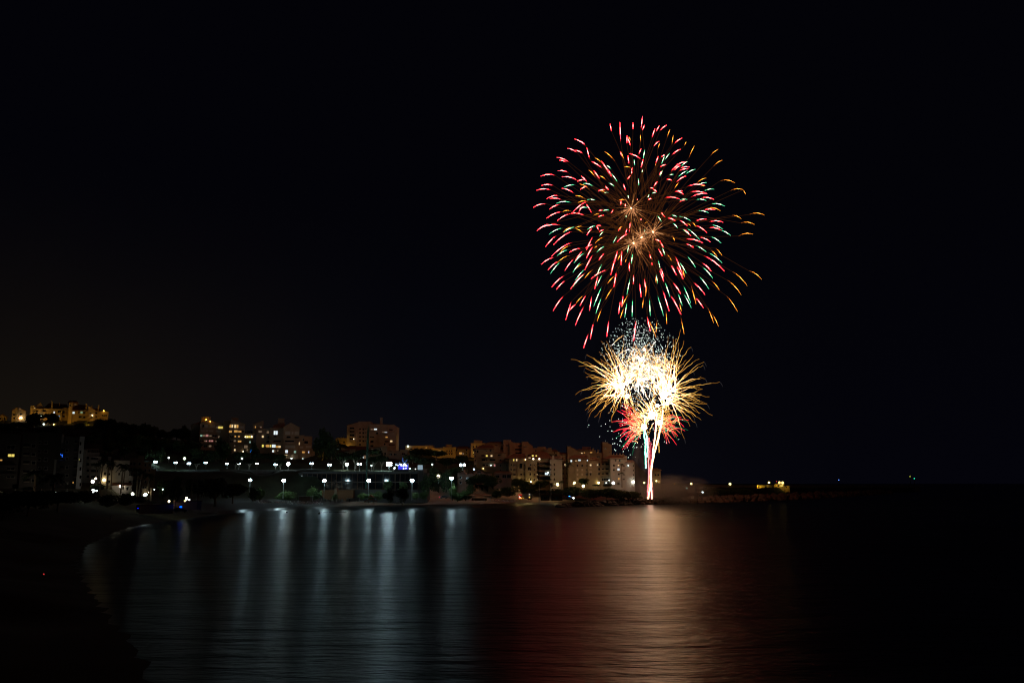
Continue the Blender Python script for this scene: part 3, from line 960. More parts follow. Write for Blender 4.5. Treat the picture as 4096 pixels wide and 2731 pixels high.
b = Bld('villa', 'greyish villa wing with arched windows lit by the bright square lamp', 'villa', 565, 1520, 1834, CREAM)
b.block(1476, 1524, 1790, 1836, dY=2).block(1524, 1548, 1786, 1836).block(1546, 1600, 1806, 1836, dY=2).block(1596, 1628, 1800, 1834, dY=4)
b.win(1522, 1531, 1810, 1822).win(1537.5, 1543, 1809, 1822).win(1484, 1490, 1795, 1800, 'dim', dY=2).win(1495, 1500, 1795, 1801, dY=2).win(1517, 1527, 1791, 1799, dY=1.9).win(1556, 1566, 1812, 1820, dY=2).win(1574, 1584, 1812, 1820, dY=2).win(1604, 1616, 1810, 1818, dY=4)
b.hip(1474, 1526, 1790, 1485, 1515, 1784, dY=2).balc(1526, 1544, 1824, 4).done()

b = Bld('apartment_block', 'long flat-roofed amber block with a white lamp at its left end', 'apartment block', 655, 1668, 1812, OCHRE)
b.block(1622, 1712, 1784, 1812).block(1700, 1730, 1783, 1806, dY=2).win(1703, 1707, 1789, 1793, 'amb').win(1640, 1650, 1791, 1798).win(1662, 1672, 1791, 1798).win(1684, 1694, 1791, 1798)
b.lamp(1632.5, 1784, 5, COOL, 0.62, out=0.8).done()

b = Bld('apartment_block', 'flat-roofed ochre block with a square stair tower and two rows of small windows', 'apartment block', 645, 1786, 1832, OCHRE)
b.block(1729, 1772, 1794, 1832, dY=1).block(1772, 1823, 1790, 1832).block(1782, 1805, 1779.5, 1792, dY=3, depth=6)
b.win(1753, 1763, 1800, 1807.5, 'amb', dY=1).win(1740.5, 1748.5, 1813.5, 1820, 'warm', dY=1).win(1755, 1765, 1812.5, 1819.5, 'amb', dY=1).win(1744, 1747, 1802, 1808, dY=1)
b.grid((1788, 1797.5, 1806), (1802.5, 1815), 5, 4.5).done()

b = Bld('apartment_block', 'dim brown tiled block right of the ochre stair tower', 'apartment block', 648, 1852, 1832, CREAM)
b.block(1823, 1878, 1795, 1832).hip(1820, 1882, 1795, 1832, 1870, 1783)
b.win(1837, 1848, 1808.5, 1816, 'amb').win(1837, 1848, 1821, 1828, 'dim').win(1852, 1854, 1813, 1815, 'wht').win(1824, 1830, 1797, 1803).grid((1866,), (1800, 1812, 1824), 6, 7).done()

# the white hotel and the row above it
b = Bld('apartment_block', 'ochre tower block with flat roof behind the left end of the hotel', 'apartment block', 615, 1912, 1828, OCHRE)
b.block(1883, 1940, 1774, 1828).block(1895, 1918, 1763, 1776, dY=2, depth=7).block(1918, 1927, 1764, 1776, dY=3, depth=6)
b.win(1930, 1934, 1776, 1780).grid((1894, 1906, 1918), (1786, 1800, 1815), 4, 6).win(1892, 1895, 1808.5, 1812, 'yel').done()

b = Bld('apartment_block', 'upper brown block with two slant-topped towers above the hotel roofs', 'apartment block', 605, 2035, 1830, BROWN)
b.block(1938, 2014, 1774, 1832, dY=2).hip(1940, 2016, 1773, 1962, 2008, 1765, dY=2)
b.block(2013, 2044, 1762, 1832, dY=-1).block(2038, 2060, 1772, 1832, dY=-3, depth=10).block(2040, 2056, 1762, 1776, dY=0, depth=8, yt2=1772)
b.block(2060, 2088, 1773, 1832, dY=2).block(2087, 2112, 1768.5, 1832, dY=-1).block(2112, 2131, 1769, 1832, dY=-0.8, yt2=1785)
b.win(1979, 1990, 1779, 1784, 'loggia', dY=2).win(1982, 1998, 1789, 1797, 'loggia', dY=2).win(2000, 2012, 1790, 1798, 'loggia', dY=2)
for x in (2024, 2028, 2032):
    b.win(x - 1, x + 1, 1777, 1785, dY=-1)
for x in (2096, 2100, 2104):
    b.win(x - 1, x + 1, 1783, 1791, dY=-1)
b.win(2072, 2084, 1780, 1785, 'loggia', dY=2).win(2060.5, 2086, 1794, 1802, 'loggia', dY=2).win(2062, 2086, 1808, 1815, 'loggia', dY=2).done()

b = Bld('house', 'dim brown flat-roofed house between the slanted towers and the red roofs', 'house', 612, 2158, 1812, BROWN)
b.block(2131, 2186, 1794, 1815, dY=1).block(2151, 2182, 1788, 1800, dY=3).win(2155, 2162, 1791, 1796, dY=3).win(2169, 2177, 1791, 1796, dY=3).win(2140, 2146, 1799, 1805, dY=1).done()

b = Bld('house', 'pale grey roof-terrace house showing above the hotel between two red roofs', 'house', 600, 2212, 1815, CREAM)
b.block(2178, 2208, 1799, 1818).block(2192, 2206, 1792, 1800, dY=2, depth=6).block(2208, 2238, 1803, 1818, dY=1, yt2=1807)
b.win(2216, 2219, 1806, 1813, dY=1).win(2182, 2196, 1801, 1804, 'loggia').hip(2206, 2232, 1803, 2212, 2224, 1796, dY=1, depth=8).done()

b = Bld('hotel_wing', 'brown hotel wing with a low hipped roof at the left end of the hotel', 'hotel', 548, 1965, 1885, CREAM)
b.block(1896, 1978, 1795, 1886).hip(1892, 1978, 1795, 1925, 1968, 1779).block(1976, 2022, 1812, 1890, dY=1).hip(1972, 2024, 1811, 1985, 2014, 1807, dY=1, depth=8)
b.block(1985, 2040, 1852, 1900, dY=-2, depth=8).hip(1982, 2042, 1852, 1995, 2032, 1846, dY=-2, depth=8).block(1978, 1998, 1790, 1812, dY=5, depth=8)
b.win(1943.5, 1950.5, 1819, 1826, 'yel').win(1962.5, 1969.5, 1820, 1826, 'warm').win(1926, 1939, 1818.5, 1827, 'loggia')
for y in (1799, 1819, 1837, 1857):
    b.win(1899.5, 1903, y + 1, y + 7)
b.win(1907, 1914, 1800, 1810).win(1943, 1946, 1800, 1806).win(1958, 1965, 1799, 1805).win(1927, 1941, 1836, 1845, 'loggia').win(1945, 1950, 1836, 1845).win(1959, 1981, 1836, 1845, 'loggia').win(1930, 1940, 1857, 1865, 'loggia').win(1945, 1953, 1857, 1866)
b.win(1975, 1981, 1856.5, 1865, 'pnk').win(1991, 2003, 1818, 1824, 'loggia', dY=1).win(1998, 2004, 1836, 1843, dY=1)
b.grid((2002, 2028), (1861, 1880), 4, 6.5, dY=-2).balc(1924, 1976, 1848, 5).balc(1924, 1976, 1868, 5).balc(1924, 1976, 1829, 3)
b.lamp(1963.5, 1860.5, 1.6, COOL, 0.36, out=0.8).lamp(1933, 1873, 2, YELC, 0.2).done()

b = Bld('hotel_wing', 'cream hotel wing with lit skylights and two bright terrace lamps on its roof', 'hotel', 540, 2095, 1940, CREAM)
b.block(2036, 2102, 1832, 1940).block(2102, 2148, 1845, 1940, dY=-1).block(2102, 2202, 1834, 1900, dY=6, depth=10)
b.hip(2018, 2106, 1832, 2055, 2100, 1814).hip(2108, 2214, 1832, 2135, 2186, 1807, dY=6, depth=14).chim(2104, 2111, 1819, 1840, dY=0)
b.win(2052.5, 2057, 1835.5, 1843, 'yel').win(2064, 2069, 1834.5, 1843, 'warm').win(2095.5, 2104, 1834.5, 1842, 'amb').win(2128, 2135, 1819.5, 1825, 'yel', dY=5.3).win(2143, 2148, 1820, 1825, 'yel', dY=5.3).win(2115, 2123, 1829, 1831.5, 'warm', dY=5.2)
for y in (1859, 1877.5, 1896, 1917):
    b.win(2043, 2047, y - 4, y + 4).win(2054, 2062, y - 4, y + 5).win(2095, 2098, y - 3, y + 4).win(2119, 2124, y - 4, y + 4, dY=-1).win(2135, 2139, y - 3, y + 4, dY=-1)
b.win(2078, 2090, 1853, 1882, 'loggia').win(2081, 2088, 1893, 1900).win(2112, 2125, 1868, 1886, 'loggia', dY=-1)
b.block(2070, 2074, 1856, 1914, dY=-0.5, depth=1.2)
q = b.at(2125, 1838.5, -1.2), b.at(2162, 1843.5, -1.2)
b.new('parapet').box(q[0].x, q[1].x, -1.2, -0.95, q[1].z, q[0].z)
b.lamp(2133, 1835, 5, (1, .84, .6), 0.5, dY=-0.6, out=1.2).lamp(2157, 1835, 5, (1, .84, .6), 0.5, dY=-0.6, out=1.2).lamp(2102, 1837, 1.5, WARMC, 0.25)
b.lamp(2076, 1925, 14, YELC, 0.28, out=1.5).lamp(2122, 1927, 26, YELC, 0.22, dY=-1, out=3).done()

b = Bld('hotel_wing', 'recessed hotel wing with long balconies and one bright white arch', 'hotel', 546, 2174, 1940, CREAM)
b.block(2146, 2202, 1850, 1940).hip(2152, 2198, 1848, 2162, 2188, 1841, dY=0, depth=8)
for y, a in ((1852, 0), (1872, 0), (1891, 1), (1911, 0)):
    b.win(2150, 2156, y, y + 10, 'loggia')
    b.win(2158, 2166, y, y + 9, 'dark').win(2170, 2178, y, y + 9, 'dark' if not a else 'loggia').balc(2157, 2200, y + 13.5, 5.5)
b.win(2180, 2192, 1889, 1901, 'wht').win(2197, 2200, 1897, 1901, 'wht').win(2184, 2196, 1874, 1882, 'loggia').win(2147, 2150, 1894, 1898, 'warm').win(2148, 2151, 1914, 1919, 'warm').win(2170, 2178, 1911, 1920)
b.lamp(2192, 1889.5, 2.2, COOL, 0.45, out=2.2).done()

b = Bld('hotel_wing', 'plain white-walled hotel wing with a single column of slit windows', 'hotel', 540, 2226, 1945, WHITE)
b.block(2201, 2249, 1842, 1945, dY=-1).block(2204, 2250, 1832, 1850, dY=4).hip(2200, 2256, 1833, 2212, 2245, 1824, dY=3).chim(2209, 2217, 1822, 1842, dY=0)
for y in (1858, 1877, 1896, 1916, 1934):
    b.win(2215, 2219, y - 4, y + 4, dY=-1).win(2201.5, 2205, y - 3, y + 3.5, dY=-1)
b.done()

b = Bld('hotel_wing', 'balcony wing of the hotel behind the umbrella palm, one warm window at top', 'hotel', 547, 2276, 1942, CREAM)
b.block(2248, 2304, 1846, 1942, dY=0)
for y in (1856, 1874, 1894, 1912, 1930):
    b.win(2250, 2254.5, y - 4, y + 4).win(2266, 2276, y - 3, y + 5, 'dark').win(2281, 2292, y - 3, y + 5, 'dark').win(2295, 2301, y - 3, y + 5)
    b.balc(2262, 2302, y + 8, 5)
b.win(2258, 2264, 1854.5, 1862.5, 'warm').win(2279, 2288, 1859, 1863, 'dim').done()

b = Bld('hotel_wing', 'ochre-lit hotel wing with hipped roof and a row of four lit top windows', 'hotel', 540, 2345, 1942, CREAM)
b.block(2272, 2352, 1834, 1942, dY=0.6).block(2301, 2352, 1846, 1942, dY=0).hip(2266, 2356, 1833, 2300, 2345, 1819, dY=0.4)
b.block(2352, 2392, 1848, 1942, dY=-0.8).chim(2353, 2361, 1824, 1850, dY=1).block(2352, 2384, 1838, 1850, dY=6, depth=8).hip(2356, 2398, 1838, 2362, 2384, 1829, dY=6, depth=8)
b.win(2282.5, 2288.5, 1839.5, 1846.5, 'wht', dY=0.6).win(2301, 2307, 1841, 1846, 'warm', dY=0.59).win(2314, 2322.5, 1837, 1845.3, 'wht', dY=0.6).win(2348, 2352, 1838, 1845, 'wht', dY=0.6)
b.win(2359, 2365, 1856.5, 1862.5, 'warm', dY=-0.8).win(2384, 2386, 1857, 1862, 'dim', dY=-0.8).win(2390, 2391.8, 1856, 1862, 'warm', dY=-0.8)
for i, y in enumerate((1861, 1879, 1897, 1915)):
    b.win(2307, 2313, y - 4, y + 4, 'dark' if i == 0 else 'shut').win(2326, 2332, y - 4, y + 4, 'dark' if i == 0 else 'shut').win(2343, 2346, y - 4, y + 4)
b.win(2343, 2350, 1892, 1900).win(2359, 2365, 1892, 1900, dY=-0.8).win(2357, 2367, 1868, 1872, 'shut', dY=-0.8).win(2356, 2367, 1884, 1889, 'shut', dY=-0.8)
b.lamp(2393.5, 1930, 22, YELC, 0.6, dY=-0.8, out=1.0).lamp(2330, 1931, 9, YELC, 0.22, dY=0, out=2.5).done()

b = Bld('hotel_wing', 'shadowed balcony wing of the hotel above a cool-lit entrance', 'hotel', 548, 2416, 1940, CREAM)
b.block(2390, 2444, 1848, 1940).hip(2396, 2440, 1848, 2408, 2430, 1843, depth=8)
for y in (1856, 1875, 1894):
    b.win(2393, 2400, y - 4, y + 5).win(2408, 2417, y - 3, y + 5).win(2423, 2434, y - 3, y + 5, 'loggia').balc(2402, 2442, y + 8, 5)
b.win(2435, 2440, 1890, 1899, 'dim').win(2408, 2440, 1912, 1922).win(2416, 2442, 1926, 1936)
b.lamp(2435, 1920, 3.5, COOL, 0.25, out=2.0).lamp(2424, 1930, 1.4, (1, .95, .8), 0.22, out=1).done()

b = Bld('hotel_wing', 'white end wing of the hotel with bright corner lamp nearest the fireworks', 'hotel', 540, 2490, 1946, WHITE)
b.block(2442, 2502, 1834, 1946).hip(2414, 2504, 1833, 2440, 2490, 1822).block(2500, 2538, 1848, 1946, dY=-0.5).hip(2499, 2541, 1848, 2506, 2534, 1839, dY=-0.5, depth=9)
b.chim(2500, 2508, 1825, 1848, dY=1)
b.win(2471, 2477, 1859, 1862.5, 'warm').win(2470, 2478, 1873, 1881, 'wht').win(2472, 2478.5, 1911, 1917, 'amb').win(2461, 2465, 1837, 1845).win(2476, 2482, 1838, 1846).win(2472, 2478, 1892, 1899)
for i, y in enumerate((1861, 1879, 1896, 1914)):
    b.win(2452, 2459, y - 3.5, y + 3.5, 'dark' if i < 2 else 'shut').win(2491, 2499, y, y + 4, 'loggia')
for y in (1862, 1880, 1898, 1914):
    b.win(2531, 2535, y - 3, y + 4, dY=-0.5)
b.win(2470, 2478, 1928, 1938)
b.lamp(2512, 1861, 1.2, COOL, 0.38, dY=-0.5).lamp(2532, 1927, 26, (1, 1, .82), 0.68, dY=-0.5, out=1.0).done()

b = Bld('apartment_block', 'upper hotel row with slanted towers and a rooftop sign frame, behind the hipped roofs', 'apartment block', 600, 2360, 1836, CREAM)
b.block(2236, 2272, 1817, 1838, dY=2).hip(2228, 2276, 1816, 2240, 2270, 1808, dY=2)
b.block(2269, 2284, 1787, 1838, dY=-1).block(2284, 2307, 1788, 1838, dY=-0.6, yt2=1800).block(2306, 2384, 1802, 1838, dY=1).hip(2302, 2378, 1801, 2318, 2364, 1795, dY=1, depth=10)
b.block(2382, 2412, 1812, 1838, dY=2).block(2410, 2432, 1771, 1838, dY=-1).block(2432, 2447, 1772, 1838, dY=-0.7, yt2=1780)
b.chim(2369, 2376, 1794, 1806, dY=0).chim(2391, 2397, 1799, 1812, dY=1)
b.win(2325, 2331, 1810, 1813, 'warm', dY=1).win(2336, 2340, 1808, 1812, 'amb', dY=1).win(2361, 2365, 1806.5, 1811, 'amb', dY=1).win(2366, 2370, 1806.5, 1811, 'amb', dY=1).win(2390, 2393, 1808, 1811, 'amb', dY=1.9)
for x in (2417, 2421, 2425):
    b.win(x - 1, x + 1, 1790, 1796, dY=-1)
b.win(2438, 2440, 1806, 1812, dY=-0.7).win(2438, 2441, 1822, 1826, 'dim', dY=-0.7).win(2388, 2400, 1823, 1830, 'loggia', dY=2)
q = MB()
for i in range(7):
    x = b.at(2333 + i * 5, 1797, 4)
    q.box(x.x - 0.25, x.x + 0.25, 4, 4.3, x.z - 1.2, x.z + 2.0)
a, c = b.at(2332, 1796, 4), b.at(2365, 1796, 4)
q.box(a.x, c.x, 4.32, 4.5, a.z - 0.1, a.z + 0.2)
q.box(a.x, c.x, 4.32, 4.5, a.z + 1.4, a.z + 1.6)
q.build('roof_frame', WOOD, b.root)
b.done()

b = Bld('house', 'dim low building with a row of small chimneys behind the last hotel wing', 'house', 575, 2476, 1850, BROWN)
b.block(2446, 2500, 1822, 1850)
for x in (2455, 2467, 2480, 2492):
    b.chim(x, x + 3, 1814, 1824, dY=2)
b.win(2450, 2455, 1826, 1830).done()

b = Bld('house', 'dark smoke-veiled house with a warm window right of the fireworks column', 'house', 560, 2638, 1950, CREAM)
b.block(2612, 2644, 1880, 1950).hip(2608, 2648, 1880, 2618, 2636, 1872).win(2632, 2640, 1920, 1930, 'amb').win(2618, 2624, 1895, 1903).win(2630, 2636, 1895, 1903)
b.lamp(2624, 1923, 6, YELC, 0.55, out=1.5).done()

# low villas in front of the hotel
b = Bld('villa', 'small pink gabled villa with twin arched windows among dark shrubs', 'villa', 500, 1915, 1915, PINK)
b.block(1890, 1946, 1895, 1915, apex=(1914, 1879)).block(1868, 1896, 1897, 1925, dY=-1, depth=7, apex=(1885, 1892)).block(1944, 1965, 1897, 1915, dY=2)
b.win(1910, 1914.5, 1884, 1892).win(1917.5, 1922, 1884, 1892).win(1884, 1892, 1913, 1921, dY=-1).win(1930, 1938, 1899, 1906).done()

b = Bld('villa', 'pink villa with two large white-framed arches below the hotel', 'villa', 500, 2010, 1930, PINK)
b.block(1976, 2046, 1893, 1932).hip(1972, 2048, 1893, 1985, 2036, 1884).block(2030, 2044, 1916, 1932, dY=-2, depth=3)
b.win(2010, 2024, 1899, 1911).win(2029, 2043, 1899, 1911).win(1985, 1997, 1900, 1909)
b.done()

b = Bld('villa', 'dim pink house behind the rightmost beach floodlight', 'villa', 485, 1852, 1945, PINK)
b.block(1830, 1862, 1893, 1948).block(1860, 1894, 1900, 1948, dY=1).hip(1828, 1864, 1893, 1838, 1856, 1888, depth=8)
b.block(1832, 1856, 1882, 1896, dY=4, depth=6).win(1838, 1846, 1905, 1914).win(1866, 1874, 1908, 1918, dY=1).win(1838, 1846, 1925, 1935).win(1878, 1886, 1925, 1935, dY=1).win(1838, 1842, 1884.5, 1888.5, dY=4).done()

# long low glass-fronted building behind the beach
b = Bld('leisure_building', 'long low dark glass-fronted building with flat roof behind the beach floodlights', 'building', 455, 1450, 1988, GREY)
b.block(1206, 1672, 1890, 1988, depth=30).block(1668, 1690, 1876, 1988, dY=2, depth=20).block(1690, 1704, 1895, 1988, dY=4, depth=16).block(1196, 1208, 1893, 1900, dY=-1, depth=6, sink=0.0)
for i, x in enumerate((1208, 1229, 1268, 1306, 1346, 1387, 1430, 1470, 1532, 1580, 1600, 1640)):
    xn = (1229, 1268, 1306, 1346, 1387, 1430, 1470, 1532, 1580, 1600, 1640, 1672)[i]
    b.win(x + 1.5, xn - 1.5, 1895, 1925, 'bay')
    b.win(x + 1.5, xn - 1.5, 1930, 1956, 'bay')
b.block(1204, 1300, 1962, 1966, dY=-1.5, depth=1.4, sink=0.0).pillar(1290, 1420, 1958, 1988, -6, 5.5, WOOD).pillar(1347, 1357, 1951, 1962, -7, 3, BROWN)
a, c = b.at(1200, 1886, -1), b.at(1674, 1890, -1)
b.new('roof').box(a.x, c.x, -1.0, 30, c.z + 0.55, a.z + 0.15)
for y0, y1 in ((1902, 1914), (1918, 1924)):
    b.win(1206.2, 1208, y0, y1, 'wht', dY=-0.05)
q = MB()
for i in range(40):
    p = b.at(1420 + i * 6.3, 1878, 2)
    q.box(p.x - 0.04, p.x + 0.04, 1.95, 2.05, a.z + 0.2, a.z + 1.25)
p0, p1 = b.at(1420, 1878, 2), b.at(1668, 1878, 2)
q.box(p0.x, p1.x, 1.93, 2.07, a.z + 1.25, a.z + 1.33)
q.build('roof_railing', DARKM, b.root)
a, c = b.at(1669, 1859.5, 1.5), b.at(1688.5, 1878, 1.5)
q = MB(); q.box(a.x, c.x, 1.4, 1.65, c.z, a.z)
q.build('lit_panel', glow('panel_glow', (0.62, 0.86, 1.0), 0.35), b.root)
b.done(CONC)

b = Bld('garden_wall', 'long retaining wall under the promenade lamps left of the glass-fronted building', 'wall', 462, 1060, 1905, CONC)
b.block(880, 1206, 1882, 1906, depth=1.5).done()

b = Bld('beach_wall', 'low pale beach wall with a gate post under the cluster of garden lamps', 'wall', 288, 748, 2016, PINK)
b.block(697, 806, 2008, 2024, dY=0, depth=0.6, yt2=2004, sink=1.2).block(695, 699, 2005, 2026, dY=-0.2, depth=1, sink=1.2).block(786, 790, 2001, 2020, dY=-0.2, depth=1, sink=1.2).block(560, 694, 2018, 2036, dY=-6, depth=0.6, yt2=2014, sink=1.2).done()
# ---------------------------------------------------------------- lamps
FG = 'floodlights along the beach'
for x, y, yb, I, lab in ((997, 1919, 1990, 150, 'leftmost tall beach floodlight, its foot among dark shrubs'),
                         (1132, 1921.5, 1992, 220, 'tall beach floodlight behind the bright green bush'),
                         (1295, 1922, 1998, 260, 'tall beach floodlight at the end of the stacked loungers'),
                         (1473, 1922, 1998, 250, 'tall beach floodlight behind the playground'),
                         (1647, 1921.5, 1996, 190, 'tall beach floodlight right of the two large dark bushes'),
                         (1805.5, 1912.5, 1996, 210, 'rightmost tall beach floodlight, lighting a leafy tree beside it')):
    flood_lamp(lab, x, y, yb, 425 if x > 1100 else 405, I * 1.1, FLOODC, 0.95 if I > 150 else 0.80, FG)

PG = 'globe lamps along the promenade'
for xs, y, yb, I, r, lab in (((618, 626), 1847, 1877, 9, .46, 'twin globe lamp at the left end of the promenade'),
                             ((699, 706), 1850, 1877, 6, .40, 'twin globe lamp above the left lawn, one globe half hidden'),
                             ((752, 760), 1853, 1878, 9, .50, 'twin globe lamp beside the pale curved trunk above the lawn'),
                             ((819, 827), 1850, 1878, 6, .40, 'twin globe lamp at the right end of the lawn'),
                             ((904, 911), 1854, 1877, 6, .42, 'twin globe lamp left of the dark promenade tree with a leaning branch'),
                             ((951, 959), 1853, 1877, 9, .50, 'bright twin globe lamp lighting a branch beside it'),
                             ((1024, 1031), 1853, 1877, 5, .36, 'small twin globe lamp halfway along the promenade wall'),
                             ((1099, 1106), 1857, 1877, 8, .48, 'twin globe lamp left of the bright promenade spotlight'),
                             ((1243, 1251), 1853, 1874, 8, .46, 'twin globe lamp above the left end of the glass-fronted roof'),
                             ((1314, 1323), 1858.5, 1877, 8, .48, 'twin globe lamp left of the floodlit branching trees'),
                             ((1432, 1443), 1855, 1880, 8, .50, 'twin globe lamp between the two floodlit branching trees and the slim spire'),
                             ((1843, 1857), 1859, 1876, 16, .75, 'pair of bright globe lamps beside the dark palms left of the hotel')):
    globe_lamp(lab, xs, y, yb, 470, I * 1.8, FLOODC, r, PG)
for x, y, yb, Y, I, r, col, lab in (
        (1153, 1855, 1878, 470, 90, .95, COOL, 'bright spotlight pole on the promenade left of the glass-fronted building'),
        (1388, 1857, 1876, 468, 80, .85, COOL, 'bright spotlight pole between the floodlit branching trees'),
        (675, 1830, 1850, 500, 4, .55, COOL, 'single white lamp above the left lawn, higher than the twin globes'),
        (738, 1833, 1856, 500, 8, .8, GREENC, 'large greenish lamp high above the left lawn'),
        (968, 1833, 1850, 500, 4, .5, COOL, 'single lamp above the promenade below the middle terracotta block'),
        (872, 1823, 1840, 520, 2, .35, COOL, 'left of two tiny path lamps below the left terracotta block'),
        (885, 1823, 1840, 520, 2, .40, COOL, 'right of two tiny path lamps below the left terracotta block'),
        (1486, 1861, 1878, 478, 3, .42, COOL, 'small lamp right of the slim green spire'),
        (1351, 1794, 1810, 600, 3, .55, COOL, 'small white lamp beside the orange one below the amber house'),
        (1343, 1798, 1812, 600, 3, .6, SOD, 'orange street lamp below the bright amber house'),
        (1729, 1857, 1872, 480, 2, .45, COOL, 'lone small white lamp in the dark trees right of the white panel'),
        (1754, 1904, 1930, 440, 12, .85, (1, .86, .62), 'warm round lamp among dark trees left of the rightmost floodlight'),
        (1896, 1876, 1890, 515, 2.4, .5, (.6, .85, 1), 'bluish lamp at the foot of the hotel left end'),
        (175, 1696, 1712, 580, 5, .55, COOL, 'white lamp at the left end of the amber retaining wall'),
        (215, 1697, 1712, 580, 2.5, .4, YELC, 'small amber lamp on the retaining wall below the hilltop'),
        (371, 1925, 1950, 295, 4, .62, (1, .97, .85), 'large globe garden lamp right of the apartment tower'),
        (383, 1913, 1945, 300, 3, .38, (1, .8, .6), 'smaller warm globe lamp just above the large garden globe'),
        (372, 1962, 1975, 280, 7, .55, COOL, 'very bright low white garden lamp left of the palms'),
        (386, 1962, 1975, 280, 1.5, .28, COOL, 'small white garden lamp touching the very bright low one'),
        (221, 1968.5, 1975, 220, .5, .15, COOL, 'tiny white lamp in the dark below the apartment tower'),
        (530, 1975, 1992, 285, 5, .55, (.95, 1, .78), 'greenish-white garden lamp lighting a shrub under the palms'),
        (579, 1978, 1990, 280, 6, .42, COOL, 'bright white low garden lamp below the pool house'),
        (584, 1977, 1990, 280, 5, .38, COOL, 'right half of the doubled low garden lamp below the pool house'),
        (651, 1957, 1970, 320, .8, .2, COOL, 'tiny bluish lamp right of the pool house'),
        (676, 2004, 2016, 285, 3, .38, (1, .9, .45), 'yellow garden lamp left of the pale beach wall'),
        (746, 1993, 2012, 292, 6, .44, (1, .93, .75), 'largest of three garden lamps clustered above the beach wall'),
        (757, 1998, 2012, 292, 2, .24, COOL, 'smallest and rightmost of three lamps clustered above the beach wall'),
        (739.5, 2004.5, 2013, 292, 3, .32, YELC, 'lowest and yellowest of three lamps clustered above the beach wall'),
        (2230, 1937, 1952, 525, 30, .85, YELC, 'yellow globe lamp at the foot of the plain white hotel wing'),
        (2298, 1930, 1945, 530, 9, .75, YELC, 'yellow globe lamp left of the round dark hotel tree'),
        (2294, 1934, 1945, 529, 2, .35, YELC, 'small globe beside the yellow lamp left of the round hotel tree'),
        (2333, 1943, 1955, 520, 18, .80, (1, .88, .5), 'yellow globe lamp in front of the round dark hotel tree'),
        (2453, 1931, 1947, 528, 20, .85, (.85, .96, 1), 'cool white globe lamp by the hotel entrance'),
        (2577, 1930, 1950, 540, 5, .58, (1, .95, .4), 'yellow street lamp just left of the fireworks column'),
        (2698, 1934, 1950, 600, .8, .45, SOD, 'tiny orange lamp in the smoke right of the fireworks'),
        (2765, 1934, 1952, 690, 10, .8, YELC, 'yellow lamp over the small amber-lit hut'),
        (2747, 1951, 1962, 600, 1.2, .5, (.5, 1, .85), 'small teal lamp beside the amber-lit hut'),
        (2920, 1935, 1955, 760, 9, 1.15, (1, .88, .35), 'yellow lamp standing alone before the harbour wall'),
        (3076, 1929, 1942, 825, 30, .85, (1, .70, .12), 'yellow lamp lighting a bright patch on the harbour wall')):
    globe_lamp(lab, (x,), y, yb, Y, I, col, r)

flood_bank('dazzling bank of floodlights on a mast beside the blue stage', 1556, 1855, 1880, 480, 600, FLOODC)

# sodium street lamps that light the hilltop and the blocks behind the trees
for x, y, yb, Y, I, lab in ((118, 1676, 1690, 588, 75, 'amber street lamp hidden behind the round trees left on the hilltop'),
                            (168, 1680, 1692, 586, 75, 'amber street lamp behind the trees before the amber terrace'),
                            (236, 1683, 1694, 585, 75, 'amber street lamp behind the trees in the middle of the hilltop'),
                            (300, 1688, 1698, 584, 80, 'amber street lamp below the villa with the stair tower'),
                            (352, 1690, 1700, 584, 80, 'amber street lamp below the sharp half gable'),
                            (428, 1690, 1702, 586, 60, 'amber street lamp at the right end of the hilltop'),
                            (20, 1690, 1700, 588, 40, 'amber street lamp at the left end of the hilltop'),
                            (1356, 1797, 1809, 634, 90, 'amber street lamp in front of the bright amber house'),
                            (1384, 1797, 1809, 626, 35, 'amber street lamp beside the large central block'),
                            (1690, 1808, 1822, 640, 75, 'amber street lamp before the long flat-roofed amber block'),
                            (1752, 1836, 1848, 628, 60, 'amber street lamp before the ochre stair tower block'),
                            (1812, 1834, 1846, 626, 80, 'amber street lamp before the dim brown tiled block'),
                            (1886, 1832, 1842, 604, 85, 'amber street lamp beside the left end of the hotel'),
                            (1316, 1782, 1796, 560, 25, 'amber street lamp glinting through the tall dark tree'),
                            (905, 1770, 1790, 560, 22, 'amber street lamp between the left and middle terracotta blocks'),
                            (720, 1750, 1765, 590, 30, 'amber street lamp on the dark hill left of the terracotta blocks'),
                            (1262, 1835, 1846, 525, 30, 'street lamp hidden right of the wide terracotta block')):
    added_hood_lamp(lab, x, y, yb, Y, I, SOD, 'amber street lamps on the hill')

for x, y, yb, Y, I, lab in ((60, 1945, 1962, 236, 16, 'added fill lamp behind the dark hedge at the left edge'), (165, 1945, 1962, 258, 12, 'added fill lamp behind the black date palms'), (268, 1945, 1960, 278, 9, 'added fill lamp before the dark apartment tower')):
    added_hood_lamp(lab, x, y, yb, Y, I, (1, .85, .62), 'added fill lamps before the left blocks')  # unseen fill lamps, added to lift the dark left blocks
for x, lab in ((2996, 'added yellow fill lamp at the left end of the lit part of the harbour wall'), (3032, 'added yellow fill lamp second along the lit part of the harbour wall'),
               (3064, 'added yellow fill lamp in the middle of the lit part of the harbour wall'), (3092, 'added yellow fill lamp close left of the harbour kiosk'), (3146, 'added yellow fill lamp right of the harbour kiosk')):
    added_hood_lamp(lab, x, 1947, 1956, 806, {2996: 40, 3032: 110, 3064: 160, 3092: 150, 3146: 18}[x], (1, .62, .05), 'added fill lamps at the harbour wall')  # unseen lamps added to spread the yellow glow along the wall

